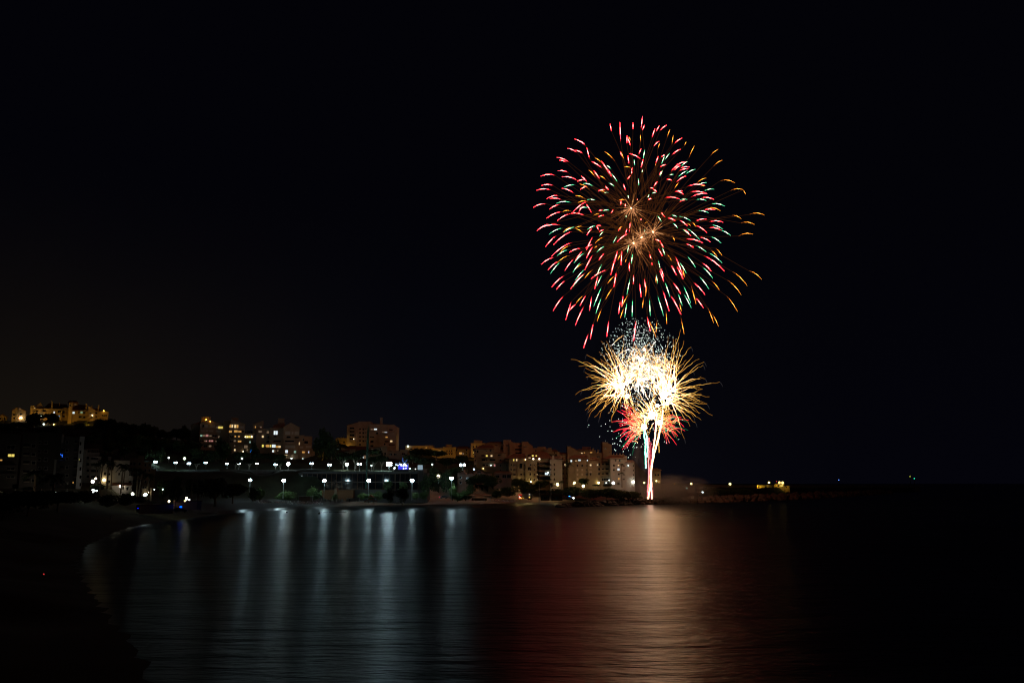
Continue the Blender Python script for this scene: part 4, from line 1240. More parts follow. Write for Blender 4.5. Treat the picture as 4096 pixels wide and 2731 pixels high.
# ---------------------------------------------------------------- trees and plants
HG = 'dark trees on the unlit hillside'
hl = 'dark crown among the unlit trees covering the hillside left of the terracotta blocks'
for x, yb, yt, w, Y in ((444, 1740, 1668, 60, 575), (470, 1745, 1680, 60, 570), (500, 1750, 1690, 60, 575), (535, 1752, 1693, 64, 570), (570, 1755, 1690, 64, 575), (605, 1760, 1702, 60, 570), (640, 1765, 1713, 60, 580), (675, 1765, 1722, 60, 585), (705, 1770, 1708, 50, 575), (735, 1770, 1700, 50, 570), (755, 1780, 1715, 44, 560),
                        (430, 1775, 1712, 70, 540), (480, 1790, 1720, 80, 530), (540, 1795, 1735, 80, 525), (600, 1800, 1745, 80, 530), (655, 1805, 1750, 80, 525), (715, 1812, 1760, 74, 520), (770, 1818, 1760, 66, 520),
                        (380, 1780, 1722, 60, 520), (430, 1815, 1755, 76, 480), (500, 1830, 1770, 80, 470), (570, 1838, 1780, 80, 470), (640, 1845, 1790, 76, 480), (790, 1845, 1790, 70, 500), (840, 1850, 1800, 70, 500), (355, 1775, 1735, 50, 500)):
    tree(R.choice(('round', 'wide', 'tall')), x, yb, yt, w, Y, hl, HG)
for k, x, yb, yt, w, Y, lab in (
        ('round', 132, 1712, 1648, 76, 570, 'large round dark tree hiding the lower left of the amber terrace'),
        ('round', 208, 1705, 1650, 70, 574, 'round dark tree before the middle of the amber terrace'),
        ('wide', 80, 1715, 1686, 90, 560, 'low wide dark tree at the left foot of the hilltop'),
        ('round', 318, 1718, 1690, 42, 570, 'dark round tree hiding the right part of the amber retaining wall'),
        ('round', 398, 1722, 1674, 70, 575, 'dark round tree at the right corner of the hilltop villas'),
        ('wide', 20, 1730, 1690, 80, 540, 'wide dark tree at the far left under the hilltop'),
        ('hedge', 345, 1695, 1684, 40, 586, 'dark hedge at the foot of the villa with the stair tower'),
        ('tall', 875, 1842, 1750, 60, 515, 'tall dark tree in front of the left terracotta block'),
        ('round', 905, 1846, 1768, 52, 512, 'dark tree between the left and middle terracotta blocks'),
        ('wide', 960, 1846, 1802, 90, 505, 'wide dark tree below the middle terracotta block'),
        ('tall', 1012, 1842, 1768, 46, 515, 'dark tree right of the blue screen'),
        ('wide', 1060, 1846, 1808, 90, 505, 'wide dark tree below the wide terracotta block'),
        ('wide', 1110, 1848, 1812, 80, 500, 'low dark crown below the wide terracotta block, above the bright spotlight'),
        ('tall', 1292, 1842, 1710, 80, 530, 'very tall dark tree with amber light glinting through its left side'),
        ('tall', 1325, 1840, 1745, 60, 525, 'dark tree between the tall dark tree and the amber house'),
        ('wide', 1370, 1812, 1772, 50, 600, 'dark tree before the bright amber house, beside the orange lamp'),
        ('hedge', 1410, 1800, 1780, 90, 575, 'dark row of shrubs on the roof terrace above the pale villa'),
        ('umbrella', 1475, 1845, 1795, 110, 520, 'broad dark stone pine right of the slim green spire'),
        ('umbrella', 1690, 1850, 1792, 120, 560, 'broad dark domed pine right of the blue stage lights'),
        ('umbrella', 1745, 1852, 1798, 90, 540, 'dark domed pine left of the ochre stair tower block'),
        ('wide', 1650, 1858, 1812, 80, 520, 'dark low pine just right of the blue stage lights'),
        ('wide', 1700, 1868, 1826, 110, 500, 'wide dark crown above the white lit panel'),
        ('wide', 1790, 1872, 1826, 100, 505, 'wide dark crown below the ochre stair tower block'),
        ('round', 1850, 1856, 1818, 60, 545, 'dark crown left of the hotel above the pair of bright lamps'),
        ('tall', 1735, 1960, 1868, 90, 445, 'tall dark tree left of the warm round lamp'),
        ('tall', 1785, 1965, 1880, 70, 440, 'dark tree right of the warm round lamp'),
        ('tall', 1705, 1975, 1900, 60, 440, 'dark tree at the right end of the glass-fronted building'),
        ('round', 1830, 1905, 1866, 70, 490, 'dark tree below the pair of bright globe lamps'),
        ('bush', 1925, 1935, 1892, 80, 470, 'dark shrub hiding the front of the small pink gabled villa'),
        ('bush', 1965, 1945, 1900, 70, 465, 'dark shrub left of the pink villa with arches'),
        ('round', 1890, 1950, 1905, 60, 465, 'dark round shrub before the dim pink house'),
        ('bush', 2070, 1946, 1910, 64, 500, 'leftmost dark shrub at the foot of the lamp-lit hotel wall'),
        ('bush', 2100, 1950, 1922, 50, 500, 'small dark shrub second along the lamp-lit hotel wall'),
        ('bush', 2160, 1952, 1921, 60, 500, 'dark shrub before the recessed hotel wing'),
        ('hedge', 2120, 1958, 1932, 120, 495, 'dark spiky hedge below the lamp-lit hotel wall'),
        ('round', 2182, 1948, 1918, 36, 502, 'small rounded tree before the recessed hotel wing'),
        ('round', 2332, 1941, 1911, 60, 522, 'big round dark clipped tree in front of the ochre-lit hotel wing'),
        ('tall', 2207, 1948, 1929, 15, 520, 'small bright green conical shrub at the plain white hotel wing'),
        ('hedge', 2385, 1944, 1935, 44, 525, 'low dark hedge below the brightest yellow hotel lamp'),
        ('hedge', 2430, 1945, 1932, 40, 525, 'low dark hedge left of the cool white hotel globe'),
        ('hedge', 2290, 1962, 1944, 90, 505, 'dark hedge along the hotel garden left of the yellow lamp in front'),
        ('bush', 1988, 1990, 1958, 50, 445, 'round dark bush right of the tiled beach pavilion'),
        ('bush', 2030, 1985, 1945, 80, 470, 'dim brownish shrub slope left of the truck'),
        ('bush', 2110, 1975, 1940, 100, 485, 'dim brownish shrubs behind the truck'),
        ('bush', 2230, 1985, 1952, 80, 480, 'dark shrub above the low huts'),
        ('bush', 2290, 1985, 1946, 90, 480, 'dark shrub above the vehicle with blue-white lights'),
        ('bush', 2360, 1992, 1952, 100, 478, 'wide dark shrub on the shore right of the blue-white lights'),
        ('round', 2425, 1995, 1950, 100, 474, 'largest pale brown shrub mound left of the fireworks base'),
        ('bush', 2475, 1996, 1956, 80, 472, 'dark shrub mound close left of the fireworks base'),
        ('bush', 2530, 1996, 1962, 80, 480, 'dark shrub at the foot of the white end wing'),
        ('bush', 2320, 2003, 1990, 60, 440, 'low dark plants on the sand behind the rock tip'),
        ('bush', 2860, 1980, 1950, 120, 620, 'dark scrub mound before the left end of the harbour wall'),
        ('bush', 2960, 1978, 1952, 120, 640, 'dark scrub mound below the lone yellow lamp'),
        ('bush', 2800, 1955, 1938, 50, 660, 'dark shrub right of the amber-lit hut')):
    tree(k, x, yb, yt, w, Y, lab, name='shrub' if k in ('bush', 'hedge') or (k == 'light' and 'bush' in lab) else 'tree', cat='shrub' if k in ('bush', 'hedge') or (k == 'light' and 'bush' in lab) else 'tree')

# floodlit trees with pale branching trunks on the promenade
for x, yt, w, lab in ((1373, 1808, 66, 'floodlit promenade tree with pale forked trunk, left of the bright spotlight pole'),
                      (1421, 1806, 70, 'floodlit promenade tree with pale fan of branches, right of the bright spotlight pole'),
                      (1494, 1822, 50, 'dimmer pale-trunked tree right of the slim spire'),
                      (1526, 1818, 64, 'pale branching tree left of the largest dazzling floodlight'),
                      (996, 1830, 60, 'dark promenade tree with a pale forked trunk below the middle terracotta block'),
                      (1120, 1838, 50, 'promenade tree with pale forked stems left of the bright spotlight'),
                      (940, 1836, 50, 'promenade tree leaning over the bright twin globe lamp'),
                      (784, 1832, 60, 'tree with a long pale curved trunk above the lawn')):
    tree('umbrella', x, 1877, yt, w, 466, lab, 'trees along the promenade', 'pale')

# shrubs and trees lit by the beach floodlights
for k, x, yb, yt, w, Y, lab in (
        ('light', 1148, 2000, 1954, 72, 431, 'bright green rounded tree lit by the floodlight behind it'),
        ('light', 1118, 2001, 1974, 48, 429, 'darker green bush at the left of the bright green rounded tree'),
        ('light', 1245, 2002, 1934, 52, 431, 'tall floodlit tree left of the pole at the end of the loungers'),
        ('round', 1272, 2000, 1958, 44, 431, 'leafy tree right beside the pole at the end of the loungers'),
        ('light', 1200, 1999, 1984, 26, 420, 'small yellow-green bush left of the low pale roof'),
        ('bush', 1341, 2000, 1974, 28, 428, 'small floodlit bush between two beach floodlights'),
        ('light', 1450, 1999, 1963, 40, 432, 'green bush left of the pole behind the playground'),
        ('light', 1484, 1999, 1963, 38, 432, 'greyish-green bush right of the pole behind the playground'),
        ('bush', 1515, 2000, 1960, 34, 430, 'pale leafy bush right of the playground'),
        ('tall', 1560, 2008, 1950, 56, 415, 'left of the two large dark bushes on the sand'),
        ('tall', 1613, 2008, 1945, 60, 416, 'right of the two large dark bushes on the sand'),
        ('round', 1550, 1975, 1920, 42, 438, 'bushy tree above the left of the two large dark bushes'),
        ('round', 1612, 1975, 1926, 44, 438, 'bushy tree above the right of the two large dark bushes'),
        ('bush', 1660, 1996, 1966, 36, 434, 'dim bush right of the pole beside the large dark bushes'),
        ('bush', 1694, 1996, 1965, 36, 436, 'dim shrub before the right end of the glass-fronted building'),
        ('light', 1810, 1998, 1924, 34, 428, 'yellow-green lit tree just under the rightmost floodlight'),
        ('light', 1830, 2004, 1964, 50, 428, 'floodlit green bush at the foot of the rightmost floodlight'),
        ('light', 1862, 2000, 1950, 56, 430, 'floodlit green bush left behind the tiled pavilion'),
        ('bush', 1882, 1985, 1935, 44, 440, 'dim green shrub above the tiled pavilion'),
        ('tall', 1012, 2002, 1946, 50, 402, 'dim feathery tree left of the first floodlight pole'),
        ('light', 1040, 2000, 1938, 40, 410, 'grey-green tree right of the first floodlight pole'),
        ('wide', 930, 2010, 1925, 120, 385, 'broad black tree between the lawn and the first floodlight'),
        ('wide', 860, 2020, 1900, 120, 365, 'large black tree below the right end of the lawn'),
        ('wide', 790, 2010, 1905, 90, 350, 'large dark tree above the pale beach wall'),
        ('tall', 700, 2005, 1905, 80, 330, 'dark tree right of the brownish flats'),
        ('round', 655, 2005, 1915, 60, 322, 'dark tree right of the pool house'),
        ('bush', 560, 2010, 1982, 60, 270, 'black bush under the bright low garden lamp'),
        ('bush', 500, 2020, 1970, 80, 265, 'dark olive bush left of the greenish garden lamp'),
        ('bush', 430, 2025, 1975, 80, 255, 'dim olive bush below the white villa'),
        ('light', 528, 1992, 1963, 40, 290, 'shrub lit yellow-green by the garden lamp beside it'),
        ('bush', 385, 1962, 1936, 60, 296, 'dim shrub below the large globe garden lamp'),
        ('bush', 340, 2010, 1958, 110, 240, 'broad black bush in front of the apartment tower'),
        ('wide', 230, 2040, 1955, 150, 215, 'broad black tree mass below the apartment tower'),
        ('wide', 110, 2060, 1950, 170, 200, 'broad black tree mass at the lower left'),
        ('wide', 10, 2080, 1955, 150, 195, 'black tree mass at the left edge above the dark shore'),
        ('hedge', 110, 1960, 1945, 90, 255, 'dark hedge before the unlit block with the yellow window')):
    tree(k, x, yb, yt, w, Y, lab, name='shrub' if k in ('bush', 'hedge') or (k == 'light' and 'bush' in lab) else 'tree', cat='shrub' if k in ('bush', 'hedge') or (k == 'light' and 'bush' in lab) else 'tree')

palm(398, 1975, 1845, 34, 292, 'tallest dark palm left of the white villa', 1, 0.5)
palm(379, 1965, 1858, 24, 300, 'thin dark palm left of the tallest one', 0)
palm(428, 1950, 1848, 22, 305, 'dark slim palm in front of the lit wall corner', 0)
palm(444, 1950, 1852, 24, 303, 'dark palm over the left edge of the white villa wall', 2, -0.4)
palm(483, 1968, 1862, 34, 296, 'thick dark palm crossing the white villa wall', 1, 0.3)
palm(492, 1950, 1868, 28, 300, 'slim palm close right of the thick one on the villa wall', 0, 0.4)
palm(545, 1985, 1880, 30, 288, 'tall dark palm right of the villa porch', 1)
palm(554, 1990, 1888, 24, 285, 'leaning dark palm beside the tall one right of the villa porch', 0, 0.6)
palm(590, 1985, 1900, 30, 290, 'dark palm in front of the up-lit pool house', 2)
palm(765, 1985, 1922, 30, 330, 'dim palm above the cluster of garden lamps', 2)
palm(210, 1985, 1905, 62, 240, 'large black date palm with arching fronds before the apartment tower', 1, tr=0.35)
palm(135, 1985, 1890, 50, 245, 'black date palm left of the large arching one', 2, tr=0.35)
palm(2276, 1946, 1852, 20, 522, 'slim palm with flat dark crown before the balcony wing', 2)
palm(2488, 1944, 1856, 11, 524, 'taller of two slender palms before the white end wing', 2)
palm(2488.5, 1946, 1890, 11, 521, 'shorter of two slender palms before the white end wing', 1)
palm(2245, 1950, 1926, 15, 522, 'small palm beside the yellow globe at the plain white wing', 0)
palm(1868, 1900, 1862, 22, 500, 'tall dark palm left of the hotel by the bright lamps', 1)
palm(1880, 1900, 1850, 22, 505, 'dark palm close to the left edge of the hotel', 2)

# ---------------------------------------------------------------- slim spire by the glass-fronted building
o = P(1466, 1890, 446)
t = thing('spire', 'slim tall green spire rising behind the glass-fronted roof', 'spire', o, ground=False)
h = P(1468, 1703, 446).z - o.z
q = MB(); q.tube([(0, 0, -8), (0.1, 0, h * .15), (0.15, 0, h * .55), (0.25, 0, h * .88), (0.28, 0, h)], [0.38, 0.42, 0.62, 0.5, 0.05], 10)
q.build('shaft', mat('spire_green', (0.03, 0.10, 0.07), 0.5, 0.3, 1.0), t)
q = MB()
for i in range(6):
    z = h * (0.2 + 0.11 * i)
    q.tube([(0.12, 0, z), (0.12, 0, z + 0.25)], 0.60, 10)
q.build('band', DARKM, t)

# ---------------------------------------------------------------- blue-lit stage on the promenade
o = P(1605, 1881, 476)
t = thing('stage', 'open stage glowing blue under a ring of white spotlights', 'stage', o)
q = MB(); q.box(-4.2, 4.2, -1.5, 4, -1.0, 0.5); q.build('platform', DARKM, t)
q = MB(); q.box(-2.2, 3.4, 3.2, 3.4, 0.5, 3.4); q.build('back_screen', glow('stage_blue', (0.07, 0.06, 1.0), 0.85), t)
q = MB()
for x in (-3.2, 3.9):
    q.tube([(x, 0, 0.5), (x, 0, 4.0)], 0.08, 6)
q.tube([(-3.2, 0, 4.0), (3.9, 0, 4.0)], 0.08, 6)
tr = q.build('truss', POLE, t)
for x, y, r, c in ((1588, 1858, .30, COOL), (1591, 1860, .34, COOL), (1599, 1856, .26, COOL), (1605, 1859, .52, COOL), (1614, 1863, .40, COOL), (1618, 1856, .52, (.7, .9, 1)), (1621, 1858, .45, COOL), (1625.5, 1862, .42, COOL), (1578, 1871, .50, COOL), (1576.5, 1877, .3, NEUT), (1614.5, 1873.5, .34, COOL), (1623.5, 1872, .34, COOL), (1639.5, 1873, .38, COOL), (1662, 1875.5, .28, NEUT)):
    p = P(x, y, 475) - o
    q = MB(); q.ball(p, r, nu=8, nv=5)
    hd = q.build('spotlight', lampmat(12 * r * r, r, c), t, smooth=True)
    q = MB(); q.tube([p + Vector((0, 0, r)), p + Vector((0, 0, r + 0.12))], [r * .5, 0.05], 6); q.build('yoke', DARKM, hd)
for x, y, x1, y1 in ((1591, 1858, 1581, 1852), (1600, 1852, 1597, 1847), (1617, 1853, 1611, 1840), (1611, 1840, 1610, 1829), (1610, 1846, 1608, 1840), (1620, 1849, 1629, 1838), (1594, 1873, 1594, 1861)):
    q = MB(); q.tube([P(x, y, 474.5) - o, P((x + x1) / 2 + .8, (y + y1) / 2, 474.5) - o, P(x1, y1, 474.5) - o], [0.14, 0.12, 0.05], 5)
    q.build('flare_ray', glow('flare_blue', (0.10, 0.30, 1.0), 0.55, False), t)  # blue lens rays of the stage lights, painted as glowing tubes

# ---------------------------------------------------------------- vehicles
def car(px, ybase, Y, rz, label, paint, name='parked_car', bar=None, heads=None, group=None):
    o = P(px, ybase, Y)
    t = thing(name, label, 'car', o, rz, group)
    q = MB()
    q.prism([(-2.1, .35), (2.1, .35), (2.15, .75), (1.15, .9), (.55, 1.45), (-1.2, 1.5), (-1.95, .95), (-2.15, .85)], -.85, .85)
    q.build('body', paint, t)
    q = MB()
    for y0, y1 in ((-.87, -.851), (.851, .87)):
        q.prism([(-1.6, .95), (1.0, .95), (.5, 1.38), (-1.15, 1.42)], y0, y1)
    q.build('window', GLASS, t)
    for x in (-1.3, 1.35):
        for y in (-.8, .8):
            w = MB(); w.tube([(x, y - .1, .33), (x, y + .1, .33)], .33, 12); w.build('wheel', RUBBER, t)
    for y in (-.6, .6):
        w = MB(); w.ball((2.13, y, .68), heads[0] if heads else .1, nu=8, nv=4)
        w.build('headlight', heads[1] if heads else FRAME, t)
    if bar:
        w = MB(); w.box(-.25, .25, -.6, .6, 1.51, 1.51 + bar[0]); w.build('light_bar', bar[1], t)
    return t


car(2278, 1996, 468, -0.15, 'emergency car with blue-white lights behind the rock tip', WPAINT, 'emergency_car', (.3, glow('bar_blue', (.02, .25, 1.0), 6)), (.42, glow('head_white', (.85, .97, 1.0), 9)))
car(722, 2048, 280, 0.25, 'dark beach jeep with a glowing blue roof light', BPAINT, 'beach_jeep', (.42, glow('bar_deep_blue', (.0, .06, 1.0), 5)))
car(2798, 1972, 600, 0.1, 'car with dazzling white headlights behind the rock mound', WPAINT, 'parked_car', None, (.62, glow('head_white2', (.75, .97, 1.0), 4)))
car(1775, 1993, 436, 2.9, 'parked car with one small red rear light by the dark trees', DARKM, 'parked_car', None, (.22, glow('rear_red', (1, .05, .15), 3)))

o = P(2102, 1998, 470)
t = thing('truck', 'pale box truck with red and orange lights beside the flagpoles', 'truck', o, 0.05)
q = MB(); q.box(-2.0, 3.6, -1.2, 1.2, 1.0, 3.3); q.build('cargo_box', WPAINT, t)
q = MB(); q.prism([(-4.0, .5), (-2.05, .5), (-2.05, 2.9), (-3.4, 2.9), (-3.95, 1.8)], -1.15, 1.15); cab = q.build('cab', RPAINT, t)
q = MB(); q.prism([(-3.75, 1.75), (-2.3, 1.75), (-2.3, 2.7), (-3.3, 2.7)], -1.18, -1.152); q.build('window', GLASS, cab)
q = MB(); q.box(-2.0, 3.6, -.5, .5, .6, .98); q.build('chassis', DARKM, t)
for x in (-3.0, 1.6, 2.7):
    for y in (-1.0, 1.0):
        q = MB(); q.tube([(x, y - .15, .5), (x, y + .15, .5)], .5, 14); q.build('wheel', RUBBER, t)
q = MB(); q.prism([(-3.55, 1.0), (-3.25, 1.0), (-3.1, 1.5), (-3.3, 2.1), (-3.55, 2.2), (-3.65, 1.6)], -1.24, -1.16)
q.prism([(-3.0, .95), (-2.6, .95), (-2.65, 1.6), (-2.9, 1.7)], -1.24, -1.16); q.build('lit_panel', glow('truck_white', (1, .93, .85), .9, False), t)
for x, z, c, s, r in ((-3.6, 2.65, (1, .03, .02), 2.5, .20), (-2.55, 2.6, (1, .04, .02), 2.5, .22), (-3.35, .85, (1, .13, .03), 5, .28), (-2.45, .85, (1, .32, .03), 4, .28), (-1.35, .9, (1, .62, .05), 2.0, .2), (2.05, 1.35, (1, .55, .08), 2.6, .24), (2.05, 2.9, (1, .75, .6), 1.2, .2)):
    p = MB(); p.ball((x, -1.32, z), r, nu=8, nv=4); p.build('marker_light', glow('marker_%d_%d' % (c[1] * 100, c[2] * 100), c, s), t)

# ---------------------------------------------------------------- beach furniture
for x, yt, yb, lab in ((2157, 1935, 2003, 'left of two thin pale flagpoles on the sand'), (2204, 1940, 1998, 'right of two thin pale flagpoles beside the low huts')):
    o = P(x, yb, 452)
    t = thing('flagpole', lab, 'flagpole', o, group='flagpoles on the beach')
    h = P(x, yt, 452).z - o.z
    q = MB(); q.tube([(0, 0, -.5), (0, 0, h)], [.16, .10], 8); q.build('pole', WPAINT, t)
    q = MB(); q.ball((0, 0, h + .1), .14); q.build('finial', WPAINT, t)

for x0, x1, lab in ((2163, 2198, 'left brown beach hut behind the flagpoles'), (2206, 2250, 'right brown beach hut behind the flagpoles')):
    b = Bld('beach_hut', lab, 'hut', 466, (x0 + x1) / 2, 1998, WOOD)
    b.block(x0, x1, 1981, 1998, depth=4, sink=.5)
    m = (x0 + x1) / 2
    b.win(m - 6, m + 6, 1985, 1997, 'dark', name='door').win(x0 + 2, x0 + 9, 1985, 1991).win(x1 - 9, x1 - 2, 1985, 1991)
    a, c = b.at(x0 - 2, 1980, -1), b.at(x1 + 2, 1980, -1)
    b.new('roof').box(a.x, c.x, -.8, 4.4, a.z + .55, a.z + .75)
    b.done()

# tiled pavilion
o = P(1916, 2001, 428)
t = thing('pavilion', 'open beach pavilion with a low tiled roof on white posts', 'pavilion', o)
k = mpp(428)
for x in (-46, -20, 20, 44):
    for y in (0, 6):
        q = MB(); q.tube([(x * k, y, -.4), (x * k, y, 17 * k)], .12, 6); q.build('post', WPAINT, t)
q = MB()
q.box(-52 * k, 50 * k, -1.2, 7.2, 17 * k, 17 * k + .2)
z0, z1 = 17 * k + .21, 26 * k
A = [(-52 * k, -1.2, z0), (50 * k, -1.2, z0), (50 * k, 7.2, z0), (-52 * k, 7.2, z0)]
T = [(-32 * k, 1.8, z1), (30 * k, 1.8, z1), (30 * k, 4.2, z1), (-32 * k, 4.2, z1)]
q.hexa(A + T)
q.hexa([(-26 * k, 1.4, z1), (24 * k, 1.4, z1), (24 * k, 4.6, z1), (-26 * k, 4.6, z1), (-22 * k, 2.6, z1 + 1.2), (20 * k, 2.6, z1 + 1.2), (20 * k, 3.4, z1 + 1.2), (-22 * k, 3.4, z1 + 1.2)])
q.build('roof', mat('pavilion_tile', (0.34, 0.16, 0.08), .85, .3, 1.5, bump=.3), t)
q = MB(); q.box(-30 * k, 30 * k, 2, 2.6, 0, 1.1); q.build('bar_counter', WOOD, t)
for x, z in ((-31, 36), (-22, 38), (4, 50), (10, 34)):
    q = MB(); q.tube([(x * k, 2.8, z1), (x * k, 2.8, z * k)], .06, 5); q.build('roof_mast', WPAINT, t)

# low pale-roofed beach bar
o = P(1222, 2002, 412)
t = thing('beach_bar', 'low beach bar with a flat pale roof behind the loungers', 'beach bar', o)
q = MB(); q.box(-3.2, 3.2, -2, 2.2, 1.9, 2.1); q.build('roof', CONC, t)
q = MB(); q.box(-2.8, 2.8, -1.6, -1.4, 0, 1.9); q.build('front', PINK, t)
for x in (-2.9, 2.9):
    for y in (-1.8, 2.0):
        q = MB(); q.tube([(x, y, -.3), (x, y, 1.9)], .08, 6); q.build('post', WPAINT, t)

# sun loungers stacked and lined up on the dark sand
def lounger_root():
    t = thing('sun_lounger', 'white sun lounger in the dense row on the dark sand left of the lit beach', 'sun lounger', (0, 0, 0), group='sun loungers on the beach', ground=False)
    q = MB(); q.box(-.3, .3, -.95, .5, .32, .38); q.build('bed', WPAINT, t)
    q = MB(); q.hexa([(-.3, .5, .34), (.3, .5, .34), (.3, 1.0, .80), (-.3, 1.0, .80), (-.3, .47, .39), (.3, .47, .39), (.3, .95, .86), (-.3, .95, .86)]); q.build('backrest', WPAINT, t)
    for x in (-.27, .27):
        for y in (-.85, .42):
            q = MB(); q.tube([(x, y, -.1), (x, y, .32)], .03, 5); q.build('leg', WPAINT, t)
    return t


def copy_tree(o, parent=None):
    c = o.copy()
    COL.objects.link(c)
    if parent is not None:
        c.parent = parent
    for ch in [x for x in o.children]:
        copy_tree(ch, c)
    return c


LOUNGE = lounger_root()
spots = [(1040 + i * 8.6, 2011.5 + (i % 2) * 1.0, 388 + 0.9 * i) for i in range(29)] + [(1165 + i * 9, 2016.5, 392 + i) for i in range(14)]
for i, (x, y, Y) in enumerate(spots):
    c = LOUNGE if i == 0 else copy_tree(LOUNGE)
    c.location = P(x, y, Y)
    c.rotation_euler.z = R.uniform(-.5, .5) + (0 if i % 3 else 1.2)
    CTRL.append(tuple(c.location))
o0 = thing('sun_lounger', 'sun lounger in the dim brown row right of the tiled pavilion', 'sun lounger', P(1975, 2006, 432), .3, 'sun loungers right of the pavilion')
for ch in LOUNGE.children:
    c = ch.copy(); COL.objects.link(c); c.parent = o0
for i in range(12):
    c = copy_tree(o0)
    c.location = P(1982 + i * 7.5, 2006 + (i % 2) * 2, 432)
    c.rotation_euler.z = R.uniform(-.6, .6)
    CTRL.append(tuple(c.location))

# pale storage boxes in a line
def crate(x0, x1, yt, yb, Y, lab, m=CONC, group=None):
    o = P((x0 + x1) / 2, yb, Y)
    t = thing('storage_box', lab, 'box', o, group=group)
    w, h = (x1 - x0) * mpp(Y), P(x0, yt, Y).z - o.z
    q = MB(); q.box(-w / 2, w / 2, 0, w * .8, -.3, h * .86); q.build('body', m, t)
    q = MB(); q.box(-w / 2 - .06, w / 2 + .06, -.06, w * .8 + .06, h * .86, h); q.build('lid', m, t)


for i, (a, c) in enumerate(((1386, 1397), (1400, 1411), (1413.5, 1424), (1426, 1438))):
    crate(a, c, 1992 if i < 3 else 1990, 2002, 420, ('leftmost of four pale boxes lined up behind the standing person', 'second of the pale boxes, just right of the standing person',
          'third of the four pale boxes behind the lit sand', 'tallest and rightmost of the four pale boxes')[i], group='boxes behind the sand')
for i, (a, c, yb) in enumerate(((1277, 1285, 2001), (1293, 1306, 2002), (1316, 1326, 2002), (1336, 1346, 2002), (1352, 1359, 2002), (1364, 1371, 2001))):
    crate(a, c, yb - 6, yb, 422, ('pale beach box at the end of the lounger row', 'olive pale box at the foot of the floodlight by the loungers', 'roundish pale box right of that floodlight', 'pale box under the small floodlit bush',
          'small dim box left of the four lined-up boxes', 'narrow dim box close left of the four lined-up boxes')[i])
crate(1585, 1592, 2004, 2011, 410, 'left pale box between the two large dark bushes')
crate(1594, 1599, 2005, 2011, 410, 'right pale box between the two large dark bushes')
crate(2765, 2776, 1984, 1992, 502, 'pinkish-white box sitting on the rocks right of the fireworks', WPAINT)

# playground climbing house with slides
o = P(1482, 2009, 410)
t = thing('playground', 'brown playground tower with pitched roof and slides on the lit sand', 'playground', o)
k = mpp(410)
for x in (-9, 9):
    for y in (0, 2):
        q = MB(); q.tube([(x * k, y, -.3), (x * k, y, 21 * k)], .1, 6); q.build('post', WOOD, t)
q = MB(); q.prism([(-13 * k, 20 * k), (13 * k, 20 * k), (0, 31 * k)], -.4, 2.4); q.build('roof', mat('play_red', (.40, .10, .035), .6, .2, 2), t)
q = MB(); q.box(-9 * k, 9 * k, 0, 2, 9 * k, 10 * k); q.box(-9 * k, 9 * k, -.05, .05, 10 * k, 15 * k); q.build('deck', MATS['play_red'], t)
for s, n in ((-1, -26), (1, 26)):
    q = MB()
    q.hexa([(s * 9 * k, .2, 9 * k), (s * 9 * k, 1.2, 9 * k), (n * k, 1.2, .1), (n * k, .2, .1), (s * 9 * k, .2, 10.2 * k), (s * 9 * k, 1.2, 10.2 * k), (n * k, 1.2, .3), (n * k, .2, .3)])
    q.hexa([(s * 9 * k, .1, 9 * k), (s * 9 * k, .2, 9 * k), (n * k, .2, .1), (n * k, .1, .1), (s * 9 * k, .1, 12 * k), (s * 9 * k, .2, 12 * k), (n * k, .2, .6), (n * k, .1, .6)])
    q.build('slide', MATS['play_red'], t)
q = MB()
for i in range(5):
    q.box(-3 * k, 3 * k, -.9 + i * .17, -.8 + i * .17, .2 + i * .22, .26 + i * .22)
q.build('ladder', WOOD, t)

# small bin, posts and buoys
o = P(1611, 2019, 405)
t = thing('beach_bin', 'small white-topped bin standing on the sand near the waterline', 'bin', o)
q = MB(); q.tube([(0, 0, -.2), (0, 0, .7)], [.28, .32], 10); q.build('body', OCHRE, t)
q = MB(); q.ball((0, 0, .95), .38); q.build('top', WPAINT, t)
o = P(446, 2078, 216)
t = thing('beach_post', 'short pale post standing on the dark left shore', 'post', o)
q = MB(); q.tube([(0, 0, -.2), (-.12, 0, .95)], [.10, .07], 8); q.build('shaft', WPAINT, t)
q = MB(); q.ball((-.3, .1, 1.15), .07); q.build('tip', WPAINT, t)
o = G(1148, 2048.5); o.z = 0
for p, lab in ((G(1148, 2050), 'small dark buoy floating off the bright green tree'), (G(1277, 2055), 'small dark buoy floating off the end of the loungers')):
    t = thing('buoy', lab, 'buoy', p, ground=False)
    q = MB(); q.ball((0, 0, .12), .42, sz=.9); q.build('float', RUBBER, t)
    q = MB(); q.tube([(0, 0, .4), (0, 0, .95)], [.06, .03], 6); q.build('mast', RUBBER, t)

o = G(174, 2306, 2.2)
t = thing('signal_post', 'thin post with a tiny red light in the dark lower left', 'post', o)
q = MB(); q.tube([(0, 0, -.3), (0, 0, .24)], .02, 6); q.build('shaft', DARKM, t)
q = MB(); q.ball((0, 0, .29), .06); q.build('light', glow('tiny_red', (1, .06, .06), 1.2, False), t)

o = P(551, 2044, 250)
t = thing('beach_kiosk', 'grey kiosk panel with a dim blue light on the dark left shore', 'kiosk', o)
q = MB(); q.box(-.5, .5, 0, .7, -.3, 1.7); q.build('body', GREY, t)
q = MB(); q.box(-.58, .58, -.1, .8, 1.7, 1.8); q.build('roof', GREY, t)
q = MB(); q.box(-.22, .22, -.05, -.01, .75, .98); q.build('light', glow('dim_blue', (.01, .02, 1), .6, False), t)

